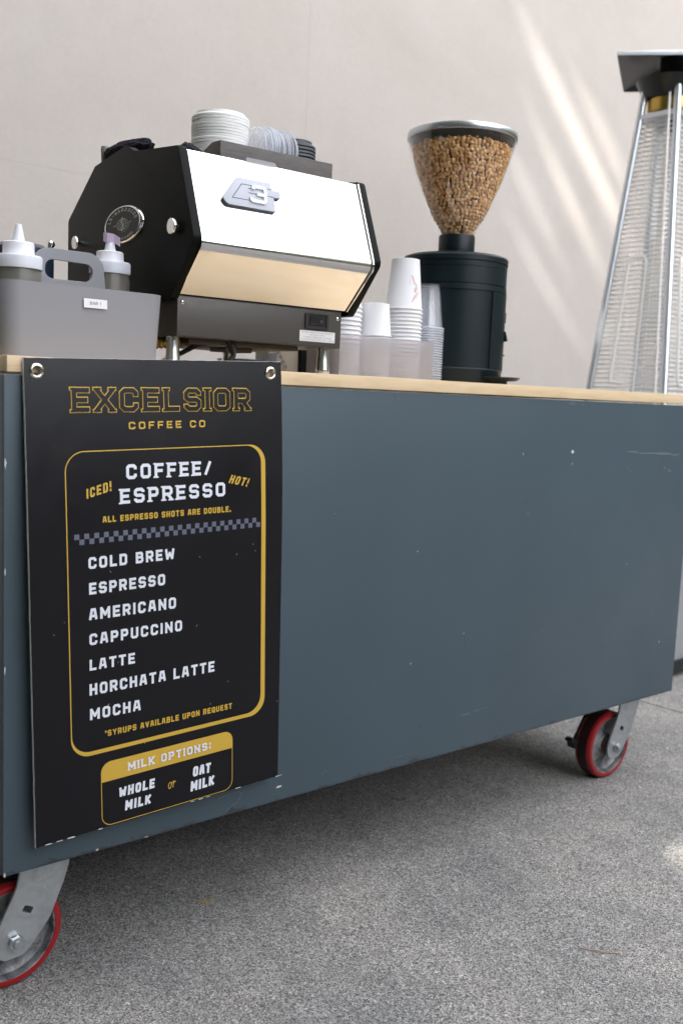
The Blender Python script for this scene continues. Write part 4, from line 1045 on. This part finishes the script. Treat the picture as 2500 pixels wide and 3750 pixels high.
# ------------------------------------------------------------------ coffee grinder
gx, gy = 1.216, .300
gr = thing('coffee_grinder', (gx, gy, HT), 'blue-black cylindrical coffee grinder topped by a clear hopper full of beans', 'coffee grinder')
RB = .1262
MB().lathe([(.0001, .3035), (RB-.022, .3035), (RB-.010, .3030), (RB-.003, .3005), (RB, .2965), (RB, .2855), (RB-.0004, .2850)], 96).build('lid_disc', M_grind, gr)
MB().lathe([(RB-.004, .2850), (RB-.004, .2838)], 96).build('lid_gap', M_dark, gr)
MB().lathe([(RB-.003, .2838), (RB-.0012, .2832), (RB-.0012, .2725), (RB-.0022, .2720), (RB-.0022, .2705), (RB-.0016, .2700), (RB-.0016, .2330), (RB-.0036, .2326), (RB-.0036, .2310), (RB-.0006, .2305), (RB-.0004, .2180)], 96).build('upper_drum', M_grind, gr)
MB().lathe([(RB-.0004, .2180), (RB-.0038, .2175), (RB-.0038, .0385), (RB-.0006, .0380), (RB+.0006, .0360), (RB-.0010, .0320), (RB-.0060, .004), (RB-.010, .0005), (.0001, .0005)], 96).build('lower_drum', M_grind, gr)
# raised frame beside the door
Va = math.atan2(CAM.y-gy, CAM.x-gx)
def ang(d): return Va+R(d)
MB().lathe([(RB-.0036, .2170), (RB+.0004, .2165), (RB+.0004, .0385), (RB-.0036, .0380)], 24, None, True, ang(46), ang(200)).build('door_frame', M_grind, gr)
MB().lathe([(RB-.0030, .2168), (RB-.0030, .0385)], 2, None, True, ang(44.2), ang(46)).build('door_gap', M_dark, gr)
MB().lathe([(.0432, .3030), (.0436, .3045), (.0436, .3175), (.0430, .3180), (.0430, .3190), (.0436, .3195), (.0436, .3520), (.0428, .3540), (.0400, .3545)], 56).build('hopper_collar', M_grind, gr)
for d, z in ((-35, .311), (8, .3120)):
    MB().lathe([(.0001, .0040), (.0025, .0035), (.0038, .0015), (.0038, 0)], 14, Matrix.Rotation(ang(d), 4, 'Z') @ Matrix.Translation((.0434, 0, z)) @ Matrix.Rotation(R(90), 4, 'Y')).build('collar_screw', M_chrome if d < 0 else M_grind, gr)
hp = [(.0400, .3500), (.0440, .3590), (.0512, .3735), (.0680, .3990), (.0790, .4220), (.0878, .4450), (.0975, .4680), (.1062, .4900), (.1143, .5140), (.1228, .5450), (.1268, .5640), (.1284, .5750)]
MB().lathe(hp, 96).build('hopper', M_hopper, gr)
MB().lathe([(.1278, .5730), (.1300, .5736), (.1310, .5750), (.1312, .5855), (.1300, .5885), (.1275, .5895), (.1240, .5895), (.0001, .5925)], 96).build('hopper_lid', M_rimal, gr)
MB().lathe([(.1275, .5700), (.1240, .5690), (.1230, .5610), (.1215, .5610)], 72).build('lid_skirt', M_clearcup, gr)
MB().lathe([(.0001, .5760), (.1245, .5760), (.1245, .5745), (.0001, .5745)], 60).build('lid_reflection_disc', M_chassis, gr)  # added disc standing in for the dark reflection in the hopper glass
# side controls on the right-hand flank
Mx = Matrix.Rotation(ang(84), 4, 'Z')
for k in range(4): MB().box((RB-.002, -.004+k*.0, .1700-k*.006), (RB+.0022, .010, .1735-k*.006), Mx).build('vent_slat', M_dark, gr)
MB().prism([(RB-.004, .132), (RB+.004, .130), (RB+.0095, .1085), (RB+.004, .1065), (RB-.004, .1065)], -.006, .006, Mx @ XZ(0)).build('dosing_lever', M_grind, gr, bevel=.001)
MB().box((RB-.004, -.003, .072), (RB+.0035, .003, .0752), Mx).build('switch_tab', M_dark, gr)
# grounds tray at the foot
MB().lathe([(.0001, .0165), (.060, .0165), (.0665, .0185), (.0690, .0205), (.0695, .0195), (.0665, .0160), (.058, .012), (.0001, .010)], 56, Matrix.Translation((.040, -.112, 0)) @ Matrix.Diagonal((.86, .86, 1, 1))).build('grounds_tray', M_grind, gr)
MB().lathe([(.030, .012), (.030, .0005), (.0001, .0005)], 24, Matrix.Translation((.040, -.112, 0))).build('tray_foot', M_dark, gr)
# beans
def hr(z):
    for (r0_, z0), (r1_, z1) in zip(hp, hp[1:]):
        if z0 <= z <= z1: return r0_+(r1_-r0_)*(z-z0)/(z1-z0)
    return .12
bm = bmesh.new(); bmesh.ops.create_icosphere(bm, subdivisions=2, radius=1)
bv = []; bf = [[v_.index for v_ in f.verts] for f in bm.faces]
for v_ in bm.verts:
    p = v_.co.copy(); cz = p.z
    if cz > 0: p.z = cz*.55-.12*math.exp(-(p.y*5.5)**2)*max(0, cz)
    else: p.z = cz*.8
    bv.append(Vector((p.x*1.0, p.y*.80, p.z*.60)))
bm.free()
V = []; F = []
def put(c, nrm, s):
    q = nrm.to_track_quat('Z', 'X').to_matrix() @ Matrix.Rotation(rnd.uniform(0, 6.28), 3, 'Z') @ Matrix.Rotation(rnd.choice((0, math.pi)) + rnd.gauss(0, .28), 3, 'X') @ Matrix.Rotation(rnd.gauss(0, .25), 3, 'Y')
    n0 = len(V)
    for p in bv: V.append(tuple(c+q @ (p*s)))
    F.extend([[i+n0 for i in f] for f in bf])
z = .3560; row = 0
while z < .5560:
    for layer in range(2):
        r = hr(z)-.0080-layer*.0058
        nb = max(6, int(2*math.pi*r/.0098))
        a0_ = rnd.uniform(0, 6.28)
        for i in range(nb):
            a = a0_+2*math.pi*(i+rnd.uniform(-.22, .22))/nb
            if math.cos(a-Va) < -.35: continue
            zz = z+rnd.uniform(-.0016, .0016)
            put(Vector((math.cos(a)*(r-rnd.uniform(0, .0010)), math.sin(a)*(r-rnd.uniform(0, .0012)), zz)), Vector((math.cos(a), math.sin(a), -.25)), rnd.uniform(.0050, .0061))
    z += .0070
for _ in range(420):
    a = rnd.uniform(0, 6.28); r = .112*math.sqrt(rnd.random()); put(Vector((math.cos(a)*r, math.sin(a)*r, .5560+rnd.uniform(0, .004)+.004*(1-r/.12))), Vector((rnd.uniform(-.3, .3), rnd.uniform(-.3, .3), 1)), rnd.uniform(.0049, .0060))
me = bpy.data.meshes.new('coffee_beans'); me.from_pydata(V, [], F); me.polygons.foreach_set('use_smooth', [True]*len(F)); me.materials.append(M_bean)
core = MB().lathe([(max(r-.012, .02), z_) for r, z_ in hp[:-3]]+[(.112, .550), (.0001, .553)], 40)
n0 = len(V)
be = bpy.data.objects.new('coffee_beans', me); sc.collection.objects.link(be); be.location = (gx, gy, HT)
tag(be, 'roasted coffee beans filling the clear grinder hopper', 'coffee beans', kind='stuff')
co_ = core.build('bean_core', mat('bean_core', (.05, .03, .015), .8), be)  # solid filler coloured dark so gaps between beans look shaded

# ------------------------------------------------------------------ patio heater
HX, HY = 2.75, .76
he = thing('patio_heater', (HX, HY, 0), 'tall stainless pyramid patio heater behind the right end of the cart', 'patio heater')
CA = [R(228.5), R(138.5), R(48.5), R(318.5)]      # near, left, far, right corner
def rc(z): return .100+(.219-.100)*(2.07-z)/(2.07-1.04)
def corner(i, z, d=0): return Vector((math.cos(CA[i % 4])*(rc(z)+d), math.sin(CA[i % 4])*(rc(z)+d), z))
for i in range(4):
    MB().tube([corner(i, .82), corner(i, 1.3), corner(i, 1.8), corner(i, 2.14)], .0140, 16).build('leg', M_tubeleg, he)
    if i in (0,): MB().tube([corner(i, .82)+Vector((-.030, .016, 0)), corner(i, 2.10)+Vector((-.028, .015, 0))], .004, 8).build('edge_strip', M_wire, he)
for i in range(4):          # wire guard on each face
    mb = MB(); z = .88
    while z < 2.03:
        A_ = corner(i, z, -.012); B_ = corner(i+1, z, -.012); zz = rnd.uniform(-.0012, .0012)
        M_ = (A_+B_)/2; o_ = Vector((M_.x, M_.y, 0)).normalized()
        mid = M_+o_*rnd.uniform(-.002, .002)+Vector((0, 0, zz))
        mb.tube([A_, mid, B_], .0028, 5)
        z += .0172
    for t in (.3, .7):
        mb.tube([corner(i, zz_, -.0155).lerp(corner(i+1, zz_, -.0155), t) for zz_ in (.87, 1.5, 2.03)], .0015, 5)
    mb.build('wire_guard', M_wire, he, kind='stuff', weld=False)
    if i in (0, 3):
        def fp(t, z, d=.006): return corner(i, z, d).lerp(corner(i+1, z, d), t) if i == 0 else corner(3, z, d).lerp(corner(4, z, d), t)
        pts = [fp(.40, .95), fp(.40, 1.495), fp(.405, 1.515), fp(.43, 1.525), fp(.66, 1.525), fp(.69, 1.515), fp(.70, 1.49), fp(.72, 1.09), fp(.70, 1.07), fp(.55, 1.065)]
        MB().tube(pts, .0050, 8).build('guard_handle', M_wire, he)
MB().lathe([(.055, .86), (.055, 2.06)], 40).build('glass_tube', M_tubeglass, he)
MB().lathe([(.058, .84), (.075, .84), (.075, .862), (.058, .862)], 40).build('tube_ring', M_brassring, he)
# lower cabinet
def sq(r_, z, a0=CA[0]): return [(math.cos(a)*r_, math.sin(a)*r_, z) for a in CA]
mb = MB(); lo, hi2 = sq(.335, .06), sq(.236, .84)
mb.add(lo+hi2, [(0, 1, 5, 4), (1, 2, 6, 5), (2, 3, 7, 6), (3, 0, 4, 7), (4, 5, 6, 7), (3, 2, 1, 0)]); mb.build('cabinet', M_tubeleg, he, bevel=.003)
mb = MB(); mb.add(sq(.35, .02)+sq(.345, .06), [(0, 1, 5, 4), (1, 2, 6, 5), (2, 3, 7, 6), (3, 0, 4, 7), (4, 5, 6, 7), (3, 2, 1, 0)]); mb.build('base_skirt', M_soot, he, bevel=.003)
for a in CA: MB().lathe([(.0001, .02), (.02, .02), (.02, 0), (.0001, 0)], 14, Matrix.Translation((math.cos(a)*.3, math.sin(a)*.3, 0))).build('foot', M_dark, he)
# top plates and burner ring
mb = MB(); mb.add(sq(.100, 2.045)+sq(.100, 2.050), [(0, 1, 5, 4), (1, 2, 6, 5), (2, 3, 7, 6), (3, 0, 4, 7), (4, 5, 6, 7), (3, 2, 1, 0)]); mb.build('burner_plate', M_tubeleg, he)
mb = MB(); mb.add(sq(.118, 2.028)+sq(.118, 2.044), [(0, 1, 5, 4), (1, 2, 6, 5), (2, 3, 7, 6), (3, 0, 4, 7), (4, 5, 6, 7), (3, 2, 1, 0)]); mb.build('guard_cap', M_tubeleg, he)
MB().lathe([(.078, 2.052), (.080, 2.060), (.080, 2.098), (.076, 2.100)], 40).build('burner_collar', M_brassring, he)
MB().lathe([(.085, 2.10), (.10, 2.115), (.125, 2.165), (.06, 2.18)], 40).build('burner_screen', M_soot, he)
MB().tube([corner(0, 2.02, -.06), corner(0, 1.99, -.055), corner(0, 1.975, -.05)], .006, 8).build('igniter', M_dark, he)
# reflector: square hood, slightly pitched
ra = R(-46); e1 = Vector((math.cos(R(-48)), math.sin(R(-48)), 0)); e2 = Vector((math.cos(R(32)), math.sin(R(32)), 0))
A0 = Vector((2.4626-HX, .7953-HY, 2.2)); S = .43
cs = [A0, A0+e1*S, A0+e1*S+e2*S, A0+e2*S]; cen = sum(cs, Vector())/4
def shr(t, dz): return [cen+(c-cen)*t+Vector((0, 0, dz)) for c in cs]
mb = MB(); L0, L1, L2, L3 = shr(1, 0), shr(1, .010), shr(.35, .062), shr(.0001, .07)
mb.add(L0+L1+L2+L3[:1], [(i, (i+1) % 4, 4+(i+1) % 4, 4+i) for i in range(4)]+[(4+i, 4+(i+1) % 4, 8+(i+1) % 4, 8+i) for i in range(4)]+[(8, 9, 12), (9, 10, 12), (10, 11, 12), (11, 8, 12)])
mb.build('reflector', M_tubeleg, he)
mb = MB(); K0, K1, K2 = shr(.995, .001), shr(.4, .045), shr(.0001, .05)
mb.add(K0+K1+K2[:1], [(i, 4+i, 4+(i+1) % 4, (i+1) % 4) for i in range(4)]+[(4+i, 8, 4+(i+1) % 4) for i in range(4)])
mb.build('reflector_underside', M_soot, he)
MB().lathe([(.045, 2.16), (.045, 2.245)], 20).build('reflector_post', M_soot, he)

# dark crate far right behind the cart
ck = thing('dark_crate', (4.62, 1.55, 0), 'black box on small grey feet past the right end of the cart', 'box')
MB().box((-.45, -.22, .075), (.35, .25, .62)).build('crate_body', M_black, ck, bevel=.006)
for x, y in ((-.44, -.2), (.3, -.2), (-.44, .2), (.3, .2)): MB().box((x, y-.015, .0), (x+.05, y+.03, .075)).build('foot', M_zinc, ck)

# ------------------------------------------------------------------ small litter on the ground
tw = MB().tube([(0, 0, .0020), (.022, -.003, .0030), (.050, -.004, .0022), (.072, .001, .0018)], [.0008, .0009, .0008, .0005], 6).build('twig', M_twig)
tw.location = (.900, -.4186, 0); tw.rotation_euler = (0, 0, R(-49)); tag(tw, 'thin dry brown twig lying on the concrete at lower right', 'twig')
